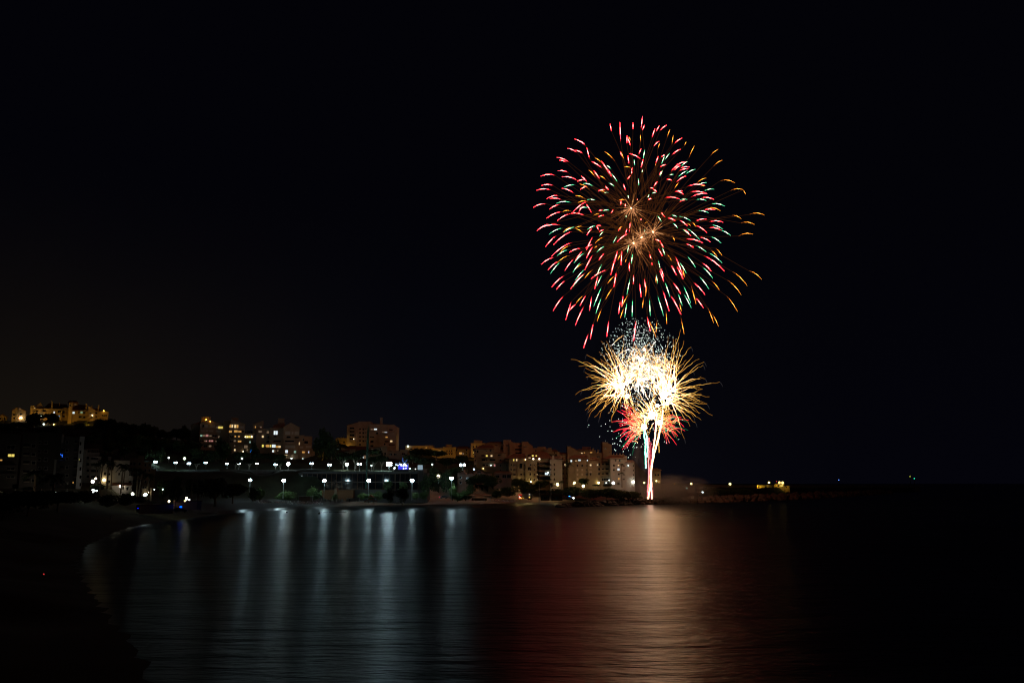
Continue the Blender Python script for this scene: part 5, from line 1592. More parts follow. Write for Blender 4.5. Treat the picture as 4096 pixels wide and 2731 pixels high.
# ---------------------------------------------------------------- people standing on the lit sand
def person(px, yb, Y, hm, rz, label, shirt, pose):
    o = P(px, yb, Y)
    root = thing('person', label, 'person', o, rz)
    J = {'pel': (0, 0, .92), 'chest': (0, .01, 1.28), 'neck': (0, .01, 1.46), 'head': (0, -.02, 1.60), 'top': (0, 0, 1.72),
         'shl': (-.18, .0, 1.40), 'ell': (-.25, .02, 1.13), 'wrl': (-.24, -.08, .90), 'shr': (.18, .0, 1.40), 'elr': (.25, .02, 1.13), 'wrr': (.24, -.06, .90),
         'hil': (-.10, 0, .88), 'knl': (-.11, -.03 * pose, .48), 'anl': (-.12, .05 * pose, .08), 'tol': (-.13, -.14, .03),
         'hir': (.10, 0, .88), 'knr': (.11, .02, .48), 'anr': (.13, .04, .08), 'tor': (.14, -.12, .03)}
    rad = {'pel': .14, 'chest': .16, 'neck': .06, 'head': .095, 'top': .06, 'shl': .07, 'ell': .047, 'wrl': .032, 'shr': .07, 'elr': .047, 'wrr': .032,
           'hil': .10, 'knl': .065, 'anl': .042, 'tol': .04, 'hir': .10, 'knr': .065, 'anr': .042, 'tor': .04}
    E = [('pel', 'chest'), ('chest', 'neck'), ('neck', 'head'), ('head', 'top'), ('chest', 'shl'), ('shl', 'ell'), ('ell', 'wrl'), ('chest', 'shr'), ('shr', 'elr'), ('elr', 'wrr'),
         ('pel', 'hil'), ('hil', 'knl'), ('knl', 'anl'), ('anl', 'tol'), ('pel', 'hir'), ('hir', 'knr'), ('knr', 'anr'), ('anr', 'tor')]
    # hands: five short fingers from each wrist
    for s, w in ((-1, 'wrl'), (1, 'wrr')):
        b = Vector(J[w])
        J['pa' + w] = tuple(b + Vector((0, -.02, -.07))); rad['pa' + w] = .035; E.append((w, 'pa' + w))
        for i in range(4):
            n = 'f%d%s' % (i, w)
            J[n] = tuple(b + Vector((0, -.05 + .022 * i, -.16 + .006 * abs(i - 1)))); rad[n] = .009; E.append(('pa' + w, n))
        n = 't' + w
        J[n] = tuple(b + Vector((-s * .03, -.06, -.10))); rad[n] = .010; E.append((w, n))
    names = list(J)
    me = bpy.data.meshes.new('body')
    me.from_pydata([J[n] for n in names], [(names.index(a), names.index(c)) for a, c in E], [])
    ob = link('body', me, root, scale=(hm / 1.72,) * 3)
    md = ob.modifiers.new('skin', 'SKIN')
    sv = me.skin_vertices[0].data if me.skin_vertices else None
    if sv is None:
        me.attributes.new('dummy', 'FLOAT', 'POINT')
    return root, ob, names, rad


def finish_person(root, ob, names, rad, m):
    me = ob.data
    if not me.skin_vertices:
        ob.modifiers.clear()
        q = MB()
        v = [Vector(x.co) for x in me.vertices]
        for e in me.edges:
            a, c = e.vertices
            q.tube([v[a], v[c]], [rad[names[a]], rad[names[c]]], 8)
        for i, n in enumerate(names):
            q.ball(v[i], rad[n] * 1.02, nu=8, nv=6)
        ob.data = q.mesh('body', m, True)
    else:
        for i, n in enumerate(names):
            me.skin_vertices[0].data[i].radius = (rad[n], rad[n])
        me.skin_vertices[0].data[0].use_root = True
        ob.modifiers.new('sub', 'SUBSURF').levels = 1
        me.materials.append(m)


CLOTH = mat('dark_clothing', (0.03, 0.03, 0.035), .9)
p_ = person(1398, 2009, 405, 1.78, .4, 'person in dark clothes standing on the lit sand by the pale boxes', CLOTH, 1)
finish_person(*p_, CLOTH)
p_ = person(1502, 2006, 412, 1.65, -.4, 'person in a pale top beside the right slide of the playground', CLOTH, 1)
finish_person(*p_, SHUT)
# ---------------------------------------------------------------- fireworks
FK = {
    'R': [glow('spark_red_dim', (1.0, .02, .02), 1.2), glow('spark_red', (1.0, .025, .035), 18.0), glow('spark_red_hot', (1.0, .09, .085), 27.0)],
    'G': [glow('spark_green_dim', (.05, .75, .30), .3), glow('spark_green', (.16, 1.0, .50), 2.0), glow('spark_green_hot', (.75, 1.0, .62), 5.5)],
    'O': [glow('spark_orange_dim', (1.0, .22, .02), .6), glow('spark_orange', (1.0, .28, .015), 3.0), glow('spark_orange_hot', (1.0, .38, .05), 6.0)],
}
EMB = [glow('ember_far', (1.0, .30, .07), .05, False), glow('ember_mid', (1.0, .34, .10), .22, False), glow('ember_near', (1.0, .42, .17), .8, False)]
WHOT = glow('burst_core', (1.0, .56, .27), 24.0)
YF = 490.0
MP = YF / FPX * 1.0

SPARKS = """R 570 105 580 152;R 633 93 637 215;R 716 97 716 140;R 776 57 767 135;R 790 112 774 147;R 884 115 862 155;R 930 112 887 147;R 855 135 836 192
R 678 178 677 230;R 682 190 700 245;O 690 185 702 215;O 762 175 765 220;O 950 140 932 190;O 971 178 962 235;R 1027 195 978 230;O 1053 218 1042 243;O 1106 243 1072 315
R 881 215 846 248;O 886 228 873 262;R 345 200 412 240;R 378 212 412 237;R 300 260 360 285;R 350 272 397 292;R 423 255 440 325;R 233 317 310 347;R 250 335 290 347;O 535 281 600 340
R 768 262 752 297;G 790 270 780 330;R 694 294 768 330;R 780 330 766 385;R 635 280 645 310;O 640 283 660 335;R 684 305 690 360;G 723 330 726 370;R 1017 265 962 303;R 918 300 895 315
G 917 305 895 365;G 948 292 916 335;R 876 310 860 355;O 860 355 858 368;R 925 363 888 377;O 475 320 520 355;R 455 345 518 385;R 515 340 575 435;G 548 367 578 392;R 560 395 580 440;G 580 420 618 475
R 240 402 305 412;R 132 436 222 430;R 265 440 365 462;O 435 397 478 445;R 468 402 505 455;O 505 435 545 460;R 388 435 425 475;R 362 468 412 460;R 135 495 210 495;R 105 525 195 523;G 277 507 350 492
G 400 482 465 500;R 265 513 340 543;O 375 485 440 520;R 383 520 425 500;G 562 480 600 502;R 540 500 563 525;R 497 530 540 522;G 530 543 562 540;O 510 530 545 540;R 655 487 668 525;G 750 452 753 497
O 662 378 705 385;R 712 380 705 405;R 680 457 700 432;G 778 395 772 412;R 707 405 708 418;R 1055 345 985 370;G 1062 343 1020 375;R 1008 360 958 405;R 1015 370 975 400;R 1073 378 1015 385;R 1065 390 1010 402
G 1060 402 998 445;G 1112 392 1048 425;G 905 398 885 440;R 897 405 882 430;G 972 425 945 430;R 1052 435 988 475;R 962 462 928 457;O 1180 448 1115 485;O 1255 267 1208 305;O 1282 335 1226 373;G 1183 477 1125 492
R 1170 495 1062 500;O 1172 497 1145 500;G 1228 518 1165 530;R 870 470 848 502;O 1005 478 975 520;R 822 510 845 513;R 845 520 868 535;G 862 540 835 545;G 818 553 810 570;R 832 577 815 583;R 1030 530 980 537
R 995 532 1035 550;R 1182 545 1080 537;R 1185 547 1085 568;O 1362 478 1270 465;O 1430 550 1413 522;O 1413 522 1335 527;R 170 578 243 558;R 190 578 262 585;G 230 608 325 603;R 187 645 250 615;R 85 633 165 610
O 350 560 415 582;G 425 585 488 592;O 368 603 430 597;R 335 663 425 595;R 373 660 400 625;G 375 640 430 636;R 418 612 455 670;O 270 660 325 658;R 168 703 262 662;R 237 717 315 675;R 315 672 410 685
G 683 558 690 575;O 627 588 672 590;R 640 592 638 618;R 667 612 668 627;G 665 655 690 650;G 672 680 672 705;R 590 650 578 670;G 525 655 567 652;R 500 655 523 652;R 490 697 535 683;O 467 683 515 678;R 740 582 745 585
R 765 708 768 712;R 918 572 1010 580;G 1005 590 1060 583;R 1010 598 1050 588;G 1115 585 1180 590;R 1150 573 1228 583;G 1210 612 1298 625;O 1180 640 1270 655;R 1165 650 1235 650;G 1125 655 1195 668
R 893 665 922 700;G 958 683 995 693;G 1002 690 1080 718;R 937 702 983 717;G 870 685 895 722;R 1010 715 1060 750;O 1455 678 1548 682;O 1342 684 1403 706;O 1400 732 1485 742;R 1115 720 1180 708;R 1200 725 1285 727
O 1385 815 1475 803;G 968 733 1000 765;O 1055 735 1082 750;O 1090 728 1115 755;R 1115 748 1183 792;G 1215 745 1285 772;R 1198 762 1275 778;G 1270 778 1335 812;G 1030 772 1070 805;G 1055 765 1140 840;R 1040 770 1082 815
R 1138 822 1208 852;G 1207 818 1275 860;O 785 738 812 725;G 785 770 800 812;O 967 817 980 845;R 1050 835 1158 858;R 855 838 890 850;R 890 855 908 885;G 900 885 918 935;R 875 892 902 942;O 932 930 960 970
R 1052 865 1098 887;G 1110 875 1180 915;G 1195 922 1280 985;O 1208 905 1250 945;O 1240 893 1282 940;R 1165 940 1295 1037;R 1155 985 1212 1037;G 1155 1010 1222 1083;G 1060 943 1112 1013;R 985 945 1030 1060
G 1010 980 1053 1050;O 1030 1020 1042 1075;R 957 1000 990 1060;R 993 1005 1033 1085;R 817 908 837 997;G 875 965 890 1030;R 885 1030 910 1100;R 892 1020 910 1070;G 860 1050 873 1115;O 860 1065 862 1110
G 690 868 680 920;G 713 925 705 990;R 645 905 640 997;R 618 908 600 975;R 605 950 575 1060;O 640 925 620 965;O 675 950 668 980;R 692 980 693 1035;R 107 783 183 738;R 115 770 255 745;G 185 803 270 765
O 272 790 335 757;G 275 793 350 757;O 348 765 400 755;O 355 770 400 797;G 427 773 480 750;R 485 750 515 750;R 487 755 498 775;R 503 787 533 775;G 503 815 532 783;R 423 808 455 768;R 162 882 230 812;R 212 870 330 785
O 475 860 535 820;R 622 780 640 765;O 625 770 650 755;R 690 795 700 720;R 665 810 678 770;R 617 850 685 800;G 590 858 615 815;R 420 905 460 820;R 417 890 460 868;R 200 943 330 855;G 235 940 305 902;O 255 915 320 875
R 313 918 383 893;O 470 892 510 868;G 487 917 535 880;R 135 993 215 950;R 177 1030 240 975;O 235 985 315 938;G 193 1052 255 980;R 285 1032 340 960;G 342 985 410 920;R 350 970 395 910;R 420 955 462 880
R 500 965 533 925;G 335 1045 385 980;O 350 1025 400 990;R 410 1030 460 935;G 350 1095 410 1025;R 320 1150 410 1050;G 335 1135 410 1055;O 408 1085 462 1028;G 485 1065 520 990;R 450 1085 550 1030;R 200 1138 280 1065
R 230 1153 285 1098;G 487 1130 520 1060;R 473 1150 495 1065;R 595 1135 610 1045;O 555 1115 605 1065;G 677 1185 700 1070;R 720 1060 718 1115;R 757 1113 768 1200;R 787 1085 798 1160;O 795 1195 803 1115;R 210 1287 275 1195
G 467 1260 518 1135;O 543 1215 590 1140;R 440 1285 455 1195;R 290 1345 325 1230;R 310 1290 355 1245;O 355 1240 405 1190;R 380 1255 418 1190;R 350 1380 405 1260;G 480 1305 515 1205;O 488 1355 518 1275;R 625 1305 635 1225
R 645 1260 653 1190;O 643 1265 690 1180;O 635 1335 660 1265;G 663 1330 677 1235;G 710 1325 713 1215;O 775 1270 783 1205;G 825 1320 820 1210;G 870 1190 910 1320;R 905 1160 945 1290;G 918 1105 950 1200;R 970 1110 1018 1180
R 955 1190 1020 1310;G 1000 1178 1028 1255;G 1035 1130 1082 1240;G 1037 1180 1085 1270;O 1085 1130 1115 1245;O 1010 1240 1022 1290;R 1100 1110 1172 1185;G 1135 1070 1197 1150;R 1112 1205 1162 1270;O 1215 1100 1263 1155
O 1345 1040 1440 1130;O 1450 1035 1532 1088;O 1315 1095 1403 1188;O 1310 1195 1378 1293;O 1190 1270 1227 1365;O 1220 1310 1257 1385;O 925 1290 930 1370;O 1020 1335 1040 1435;R 550 1450 563 1350;R 445 1465 465 1365
R 402 1525 433 1435;R 735 1350 720 1475;R 805 1325 825 1415;O 808 1335 862 1455;O 868 1350 862 1425"""

CORES = [(2525.5, 833), (2612.5, 928), (2566, 950), (2534, 973)]
SHELLS = []
for (cx, cy), lab in zip(CORES, ('highest of four red, green and orange star bursts in the upper firework', 'star burst with the rightmost glowing centre in the upper firework',
                                 'star burst with the middle of three close glowing centres in the upper firework', 'star burst with the lowest left glowing centre in the upper firework')):
    c = P(cx, cy, YF)
    t = thing('firework_burst', lab, 'firework', c, ground=False, group='shells of the upper firework')
    q = MB(); q.ball((0, 0, 0), 0.5, nu=8, nv=6); q.build('core', WHOT, t, smooth=True)
    SHELLS.append((cx, cy, c, t))

RS = random.Random(11)
SC_ = 1647 / 1040.0
n_sp = [0] * 4
for ln in SPARKS.replace('\n', ';').split(';'):
    c, a, b_, d, e_ = ln.split()
    p0 = (2080 + float(a) / SC_, 430 + float(b_) / SC_)
    p1 = (2080 + float(d) / SC_, 430 + float(e_) / SC_)
    m = ((p0[0] + p1[0]) / 2, (p0[1] + p1[1]) / 2)
    # the shell a star belongs to: near cores are likelier, kept balanced
    w = [1.0 / (60 + math.hypot(m[0] - s[0], m[1] - s[1])) / (1 + n_sp[i] * 0.03) for i, s in enumerate(SHELLS)]
    i = RS.choices(range(4), w)[0]
    n_sp[i] += 1
    cx, cy, cw, root = SHELLS[i]
    if math.hypot(p0[0] - cx, p0[1] - cy) > math.hypot(p1[0] - cx, p1[1] - cy):
        p0, p1 = p1, p0                                       # p0 = inner end, p1 = burnt-out tip
    rad = 330.0
    sgn = RS.choice((-1, 1))
    def dep(p):
        dd = math.hypot(p[0] - cx, p[1] - cy)
        return sgn * math.sqrt(max(rad * rad - dd * dd, 900)) * MP * min(1.0, 0.35 + dd / rad) * 0.9
    A, B = P(p0[0], p0[1], YF + dep(p0)) - cw, P(p1[0], p1[1], YF + dep(p1)) - cw
    ln_ = math.hypot(p1[0] - p0[0], p1[1] - p0[1])
    q = MB()
    pts, rr = [], []
    K = 8
    hor = abs(p1[0] - p0[0]) / (ln_ + 1e-6)
    bow = 0.10 * ln_ * MP * hor * (1 if c != 'O' else 1.3)
    ph = RS.uniform(0, 6)
    for k_ in range(K + 1):
        u = k_ / K
        z = bow * 4 * u * (1 - u)
        jz = (0.10 if 0 < k_ < K else 0) * math.sin(ph + k_ * 2.4)
        pts.append(A.lerp(B, u) + Vector((jz * 0.4, 0, z + jz)))
        rr.append((0.035 + 0.085 * math.sin(math.pi * min(1, 0.06 + u * 0.90)) ** 0.8) * (0.8 if c == 'O' else 1.0))
    prof = [0, 1, 1, 2, 2, 2, 1, 1] if c != 'O' else [0, 0, 1, 1, 2, 2, 1, 1]
    if ln_ < 12:
        prof = [1, 2, 2, 2, 2, 2, 2, 1]
    q.tube(pts, rr, 5, prof)
    # faint trail back towards the shell's centre
    st = RS.uniform(0.12, 0.45)
    tp = [A * st + Vector((0, 0, 1.2 * math.sin(math.pi * st))), A * (st + (1 - st) * .5) + Vector((0, 0, 1.0)), A]
    q.tube(tp, [0.13, 0.12, 0.08], 3, [3, 3], cap=False)
    q.build('spark', FK[c] + [EMB[0]], root)

# rays close to the four centres
for i, (cx, cy, cw, root) in enumerate(SHELLS):
    q = MB()
    for k_ in range(46):
        d = Vector((RS.gauss(0, 1), RS.gauss(0, 1) * 0.8, RS.gauss(0, 1)))
        d.normalize()
        Ln = RS.uniform(9, 30)
        g = Vector((0, 0, -0.0035))
        pp = [d * (Ln * f) + g * (Ln * f) ** 2 for f in (0.02, 0.3, 0.6, 1.0)]
        q.tube(pp, [0.13, 0.12, 0.11, 0.08], 3, [2, 1, 0], cap=False)
    o = q.build('ray', EMB, root)
    o['kind'] = 'stuff'

# ---- lower golden bursts
GOLD = [glow('gold_tip', (1.0, .40, .05), .50), glow('gold', (1.0, .50, .10), 1.3), glow('gold_hot', (1.0, .54, .20), 4.0), glow('gold_white', (1.0, .58, .28), 10.0)]
WHITE_A, WHITE_B = glow('white_gold', (1.0, .74, .48), 2.4), glow('white_hot', (1.0, .84, .70), 5.0)
SMK = glow('grey_tip', (.55, .5, .55), .05, False)


def wavy(A, B, bow, n, amp, rnd):
    ax = (B - A)
    side = ax.cross(Vector((0, 1, 0)))
    if side.length < 1e-3:
        side = Vector((1, 0, 0))
    side.normalize()
    out_ = []
    ph, fr = rnd.uniform(0, 6), rnd.uniform(1.5, 2.4)
    for k in range(n + 1):
        u = k / n
        s = (math.sin(ph + k * fr) + rnd.uniform(-.6, .6)) * amp * (0.25 + u)
        out_.append(A.lerp(B, u) + side * (s if 0 < k else 0) + Vector((0, 0, bow * 4 * u * (1 - u))))
    return out_


def golden(cx, cy, label, arms, seed, core_r, nran, rmin, rmax, amin, amax, loose=1.0, white=False):
    rnd = random.Random(seed)
    c = P(cx, cy, YF - 4)
    t = thing('firework_burst', label, 'firework', c, ground=False, group='golden bursts of the lower firework')
    q = MB(); q.ball((0, 0, 0), core_r, nu=10, nv=7, sz=1.25); q.build('core', WHOT, t, smooth=True)
    targets = [(x, y, 0.0) for x, y in arms]
    while len(targets) < nran:
        a = math.radians(rnd.uniform(amin, amax))
        r = rnd.uniform(rmin, rmax)
        targets.append((cx + r * math.cos(a), cy - r * math.sin(a) * 0.98, rnd.uniform(-1, 1)))
    for i, (x, y, dz) in enumerate(targets):
        B = P(x, y, YF - 4 + dz * 22 + (rnd.uniform(-10, 10) if i < len(arms) else 0)) - c
        A = B.normalized() * rnd.uniform(.5, 5.0) + Vector((rnd.gauss(0, loose), rnd.gauss(0, loose), rnd.gauss(0, loose)))
        n = 12
        L_ = math.hypot(x - cx, y - cy)
        pts = wavy(A, B, rnd.uniform(0.3, 2.0) * L_ / 150, n, 0.26, rnd)
        rr = [(0.075 if white else 0.095) - 0.025 * k / n for k in range(n + 1)]
        k1, k2 = rnd.randint(1, 4), rnd.randint(4, 8)
        mi = [3 if k < k1 else (2 if k < k2 else (1 if k < n - 2 else 0)) for k in range(n)]
        q = MB(); q.tube(pts, rr, 4, mi)
        if rnd.random() < 0.35:
            e = pts[-1]
            q.tube([e, e + Vector((B.x * .03, 0, -1.2)), e + Vector((B.x * .05, 0, -2.8))], [0.16, 0.2, 0.08], 3, 4, cap=False)
        q.build('spark', ([GOLD[1], GOLD[2], WHITE_A, WHITE_B] if white else GOLD) + [SMK], t)
    return t


armsL = [(2285, 1435), (2347, 1418), (2315, 1464), (2334, 1445), (2301, 1577), (2316, 1606), (2340, 1640), (2354, 1666), (2405, 1363), (2426, 1363), (2443, 1385), (2495, 1341), (2537, 1372), (2366, 1515),
         (2365, 1536), (2338, 1490), (2393, 1592), (2385, 1612), (2433, 1655), (2398, 1405), (2375, 1430), (2330, 1562), (2365, 1580), (2445, 1690), (2352, 1637), (2460, 1630), (2420, 1410), (2470, 1400)]
golden(2490, 1550, 'golden firework burst with wavy arms reaching to the left', armsL, 5, .8, 84, 60, 170, 30, 300, 2.6)
armsR = [(2879, 1528), (2812, 1614), (2850, 1661), (2735, 1755), (2761, 1704), (2780, 1692), (2739, 1363), (2724, 1317), (2763, 1387), (2815, 1446), (2812, 1460), (2796, 1434), (2775, 1420), (2692, 1345), (2706, 1353), (2715, 1370),
         (2806, 1508), (2820, 1515), (2800, 1590), (2806, 1577), (2690, 1715), (2705, 1735), (2780, 1660), (2800, 1655), (2675, 1345), (2662, 1405), (2645, 1410), (2605, 1380), (2600, 1370), (2745, 1440), (2770, 1480), (2808, 1556), (2665, 1700), (2640, 1700), (2720, 1700), (2757, 1640)]
golden(2655, 1580, 'golden firework burst with wavy arms reaching to the right', armsR, 6, 2.0, 99, 60, 185, -110, 160, 2.4)
golden(2606, 1661, 'white-hot golden firework burst in the middle above the rising trails', [], 8, 1.9, 60, 40, 115, 0, 360, 1.2)
golden(2574, 1520, 'white-gold firework burst filling the middle of the lower firework', [(2495, 1341), (2537, 1372), (2600, 1372), (2610, 1380), (2560, 1390), (2585, 1395)], 9, .8, 76, 30, 150, 15, 200, 7.5, True)
golden(2640, 1500, 'smaller white-gold burst between the middle and the right golden burst', [], 10, .9, 50, 40, 120, 20, 170, 4.0, True)

# small white-hot flashes inside the bursts
c = P(2557, 1437, YF)
t = thing('firework_flash', 'cluster of white flashes in the glittering top of the lower firework', 'firework', c, ground=False)
for x, y, r, s in ((2577, 1398, 1.0, 1.1), (2552, 1429, 1.3, .9), (2562, 1438, 1.5, .9), (2572, 1462, 1.2, 1), (2561, 1497, 1.6, .7), (2548, 1540, 1.5, .7), (2508, 1585, 1.5, 1.4), (2580, 1515, 1.6, .8), (2625, 1545, 1.6, 1),
                   (2668, 1613, 1.4, 1), (2630, 1622, 1.7, .8), (2595, 1480, 1.1, 1), (2530, 1500, 1.1, 1), (2570, 1560, 1.4, 1), (2540, 1470, 1.0, 1), (2655, 1530, 1.4, 1.2), (2480, 1545, 1.6, .8), (2610, 1510, 1.2, 1), (2590, 1545, 1.3, .8), (2560, 1520, 1.0, 1)):
    q = MB(); q.ball(P(x, y, YF - 8) - c, r * .62, nu=8, nv=5, sz=s); q.build('flash', WHOT, t, smooth=True)

# glitter dome of white dots
DOT = glow('glitter', (.90, 1.0, .92), 2.6)
c = P(2560, 1450, YF)
t = thing('firework_glitter', 'dome of tiny white sparks crowning the lower firework', 'firework', c, ground=False)
dots = []
while len(dots) < 2300:
    x, y = RS.gauss(2562, 66), RS.gauss(1455, 88)
    if x < 2395 or x > 2730 or y < 1272 or y > 1660 or abs(x - 2562) > 60 + (y - 1262) * .9:
        continue
    dots.append((x, y))
for k_ in range(120):
    dots.append((RS.gauss(2545, 70), RS.uniform(1620, 1790)))
for x, y in ((2451, 1723), (2440, 1706), (2475, 1733), (2481, 1756), (2466, 1752), (2459, 1773), (2470, 1777), (2479, 1781), (2482, 1762), (2499, 1782), (2458, 1797), (2463, 1801), (2493, 1805), (2499, 1794), (2514, 1801), (2521, 1818), (2541, 1827), (2513, 1829), (2534, 1784), (2548, 1788), (2545, 1789), (2565, 1785), (2676, 1766), (2666, 1770), (2600, 1765)):
    dots.append((x, y))
rest = MB()
for i, (x, y) in enumerate(dots):
    p = P(x, y, YF + RS.uniform(-30, 12)) - c
    r = RS.uniform(.07, .20)
    if i >= len(dots) - 99:
        q = MB(); q.octa(p, r + .05); q.build('spark', DOT, t)
    else:
        rest.octa(p, r)
o = rest.build('spark', DOT, t)
o['kind'] = 'stuff'

# red and green burst under the gold
RG = [[glow('lower_red', (1.0, .03, .05), 2.4), glow('lower_red_hot', (1.0, .10, .05), 5.0), GOLD[2]], [glow('lower_green', (.05, .75, .28), .38), glow('lower_green_hot', (.25, 1.0, .5), .8), GOLD[2]]]


def redgreen(cx, cy, label, seed, n, rng, rad, share):
    rnd = random.Random(seed)
    c = P(cx, cy, YF)
    t = thing('firework_burst', label, 'firework', c, ground=False, group='red and green bursts of the lower firework')
    q = MB(); q.ball((0, 0, 0), 1.6, nu=8, nv=6); q.build('core', WHOT, t, smooth=True)
    for i in range(n):
        a = math.radians(rnd.uniform(*rng))
        r = rnd.uniform(*rad)
        B = P(cx + r * math.cos(a), cy - r * math.sin(a) * .95, YF + rnd.uniform(-16, 16)) - c
        A = B * rnd.uniform(.05, .45) + Vector((rnd.gauss(0, 1.2), rnd.gauss(0, 1.2), rnd.gauss(0, 1.6)))
        pts = [A.lerp(B, k / 6) + Vector((0, 0, 1.2 * math.sin(math.pi * k / 6))) for k in range(7)]
        q = MB(); q.tube(pts, [.07, .085, .10, .10, .085, .07, .05], 4, [2, 1, 1, 0, 0, 0])
        q.build('spark', RG[1 if rnd.random() < share else 0], t)


redgreen(2576, 1708, 'red and green firework rays spreading left below the gold', 21, 76, (120, 250), (55, 132), .34)
redgreen(2640, 1690, 'red and green firework rays spreading right below the gold', 22, 44, (-80, 30), (45, 118), .42)

# rising trails
TEAL = [glow('teal', (.04, .85, .50), .8), glow('teal_white', (.55, 1.0, .85), 2.6)]
RED2 = [glow('trail_red', (1.0, .10, .14), .9), glow('trail_pink', (1.0, .28, .26), 2.4), glow('trail_white', (1.0, .62, .42), 4.5)]


def trail(label, pts, r0, mats, mi, seed):
    rnd = random.Random(seed)
    c = P(pts[0][0], pts[0][1], YF - 6)
    t = thing('firework_trail', label, 'firework', c, ground=False, group='rising firework trails')
    W_ = []
    for (x0, y0), (x1, y1) in zip(pts[:-1], pts[1:]):
        for k in range(5):
            u = k / 5
            W_.append(P(x0 + (x1 - x0) * u + rnd.uniform(-.9, .9), y0 + (y1 - y0) * u, YF - 6) - c)
    W_.append(P(pts[-1][0], pts[-1][1], YF - 6) - c)
    n = len(W_)
    q = MB(); q.tube(W_, [r0 * (0.75 + .4 * rnd.random()) for k in range(n)], 6, mi); q.build('glow_trail', mats, t)
    if len(mats) > 1:                                         # coloured fringe: a thinner second strand beside it
        q = MB(); q.tube([p + Vector((-r0 * 1.05, .5, 0)) for p in W_], r0 * .55, 5, 0); q.build('fringe', mats, t)
        q = MB(); q.tube([p + Vector((r0 * 1.0, .5, 0)) for p in W_], r0 * .45, 5, 0); q.build('fringe', mats, t)
    return t


trail('teal-white trail hanging lowest left of the rising column', [(2584, 1873), (2583, 1840), (2581, 1800), (2583, 1775), (2578, 1745), (2575, 1700)], .34, TEAL, 1, 1)
trail('teal-white trail just right of the lowest-hanging one', [(2587, 1828), (2590, 1800), (2589, 1770), (2587, 1745), (2580, 1722), (2579, 1660)], .28, TEAL, 1, 2)
trail('pink-white trail rising straight from the left mortar', [(2593, 1995), (2592, 1965), (2594, 1930), (2596, 1890), (2594, 1850), (2596, 1812), (2594, 1780), (2596, 1750)], .26, RED2, 1, 3)
trail('thick white-gold trail leaning right from the left mortar', [(2593, 1995), (2598, 1965), (2604, 1930), (2603, 1890), (2608, 1855), (2616, 1815), (2628, 1775), (2638, 1730), (2646, 1690), (2652, 1640)], .40, [GOLD[1], RED2[2]], 1, 4)
trail('white trail rising from the right mortar', [(2607, 1995), (2606, 1960), (2606, 1930), (2605, 1890), (2609, 1850), (2613, 1800), (2620, 1750), (2624, 1700), (2626, 1650)], .32, RED2, 2, 5)
trail('thin red trail between the white trails', [(2599, 1900), (2602, 1860), (2603, 1820), (2603, 1790), (2604, 1768)], .22, [RED2[0]], 0, 6)
trail('thin orange trail right of the white trails', [(2637, 1810), (2636, 1785), (2634, 1760), (2632, 1735)], .18, [GOLD[1]], 0, 7)

c = P(2600, 1975, YF - 6)
t = thing('firework_fountain', 'low spray of tiny red sparks around the mortars', 'firework', c, ground=False)
q = MB()
for i in range(150):
    x, y = RS.choice((RS.gauss(2590, 2.5), RS.gauss(2611, 3))), RS.uniform(1940, 1993)
    q.octa(P(x, y, YF - 6 + RS.uniform(-2, 2)) - c, RS.uniform(.06, .15))
o = q.build('spark', glow('fountain_red', (1, .16, .2), 1.2), t)
o['kind'] = 'stuff'
for x, lab in ((2593, 'left firework mortar at the foot of the trails'), (2607, 'right firework mortar at the foot of the trails')):
    p = P(x, 1999, YF - 6)
    t = thing('firework_mortar', lab, 'mortar', p)
    q = MB(); q.tube([(0, 0, -.8), (0, 0, .6)], .35, 10); q.build('tube', DARKM, t)
    q = MB(); q.box(-.7, .7, -.7, .7, -.9, -.3); q.build('base', WOOD, t)
# ---------------------------------------------------------------- harbour wall, kiosk, distant lights
def wall_pt(px):
    f = (px - 2790) / (3680 - 2790)
    return 720 + 480 * f ** 1.3


q = MB()
o = P(2790, 1950, 720)
prev = None
for i in range(25):
    px = 2790 + (3680 - 2790) * i / 24
    Y = wall_pt(px)
    a, b_ = P(px, 1938.5 + 1.5 * i / 24, Y), P(px, 1938.5, Y + 4)
    r = (Vector((a.x, Y, -1)) - o, Vector((b_.x, Y + 4, -1)) - o, Vector((b_.x, Y + 4, a.z)) - o, Vector((a.x, Y, a.z)) - o)
    if prev:
        q.hexa([prev[0], r[0], r[1], prev[1], prev[3], r[3], r[2], prev[2]])
    prev = r
t = thing('harbour_wall', 'long pale harbour wall running out to the right, partly lit yellow', 'wall', o, ground=False)
q.build('wall', OCHRE, t)

b = Bld('harbour_kiosk', 'small flat-roofed yellow-lit kiosk with two glaring lamps at the harbour wall', 'kiosk', 812, 3122, 1950, OCHRE)
b.block(3106, 3136, 1935, 1950, depth=6, sink=4).win(3110, 3116, 1939, 1946).win(3122, 3132, 1939, 1945, 'yel')
b.lamp(3116, 1929, 9, (1, .72, .22), 1.15, out=1.2).lamp(3129, 1930, 12, (1, .72, .22), 1.25, out=1.2).lamp(3105.5, 1924.5, .6, (1, .05, .05), .4, out=.3)
b.block(3138, 3156, 1945, 1950, dY=-2, depth=8, sink=4).done()
b = Bld('hut', 'tiny amber-lit hut under a yellow lamp right of the fireworks', 'hut', 688, 2768, 1953, OCHRE)
b.block(2761, 2777, 1941, 1953, depth=5).block(2752, 2762, 1946, 1953, depth=4).win(2767, 2770, 1945, 1953).done()

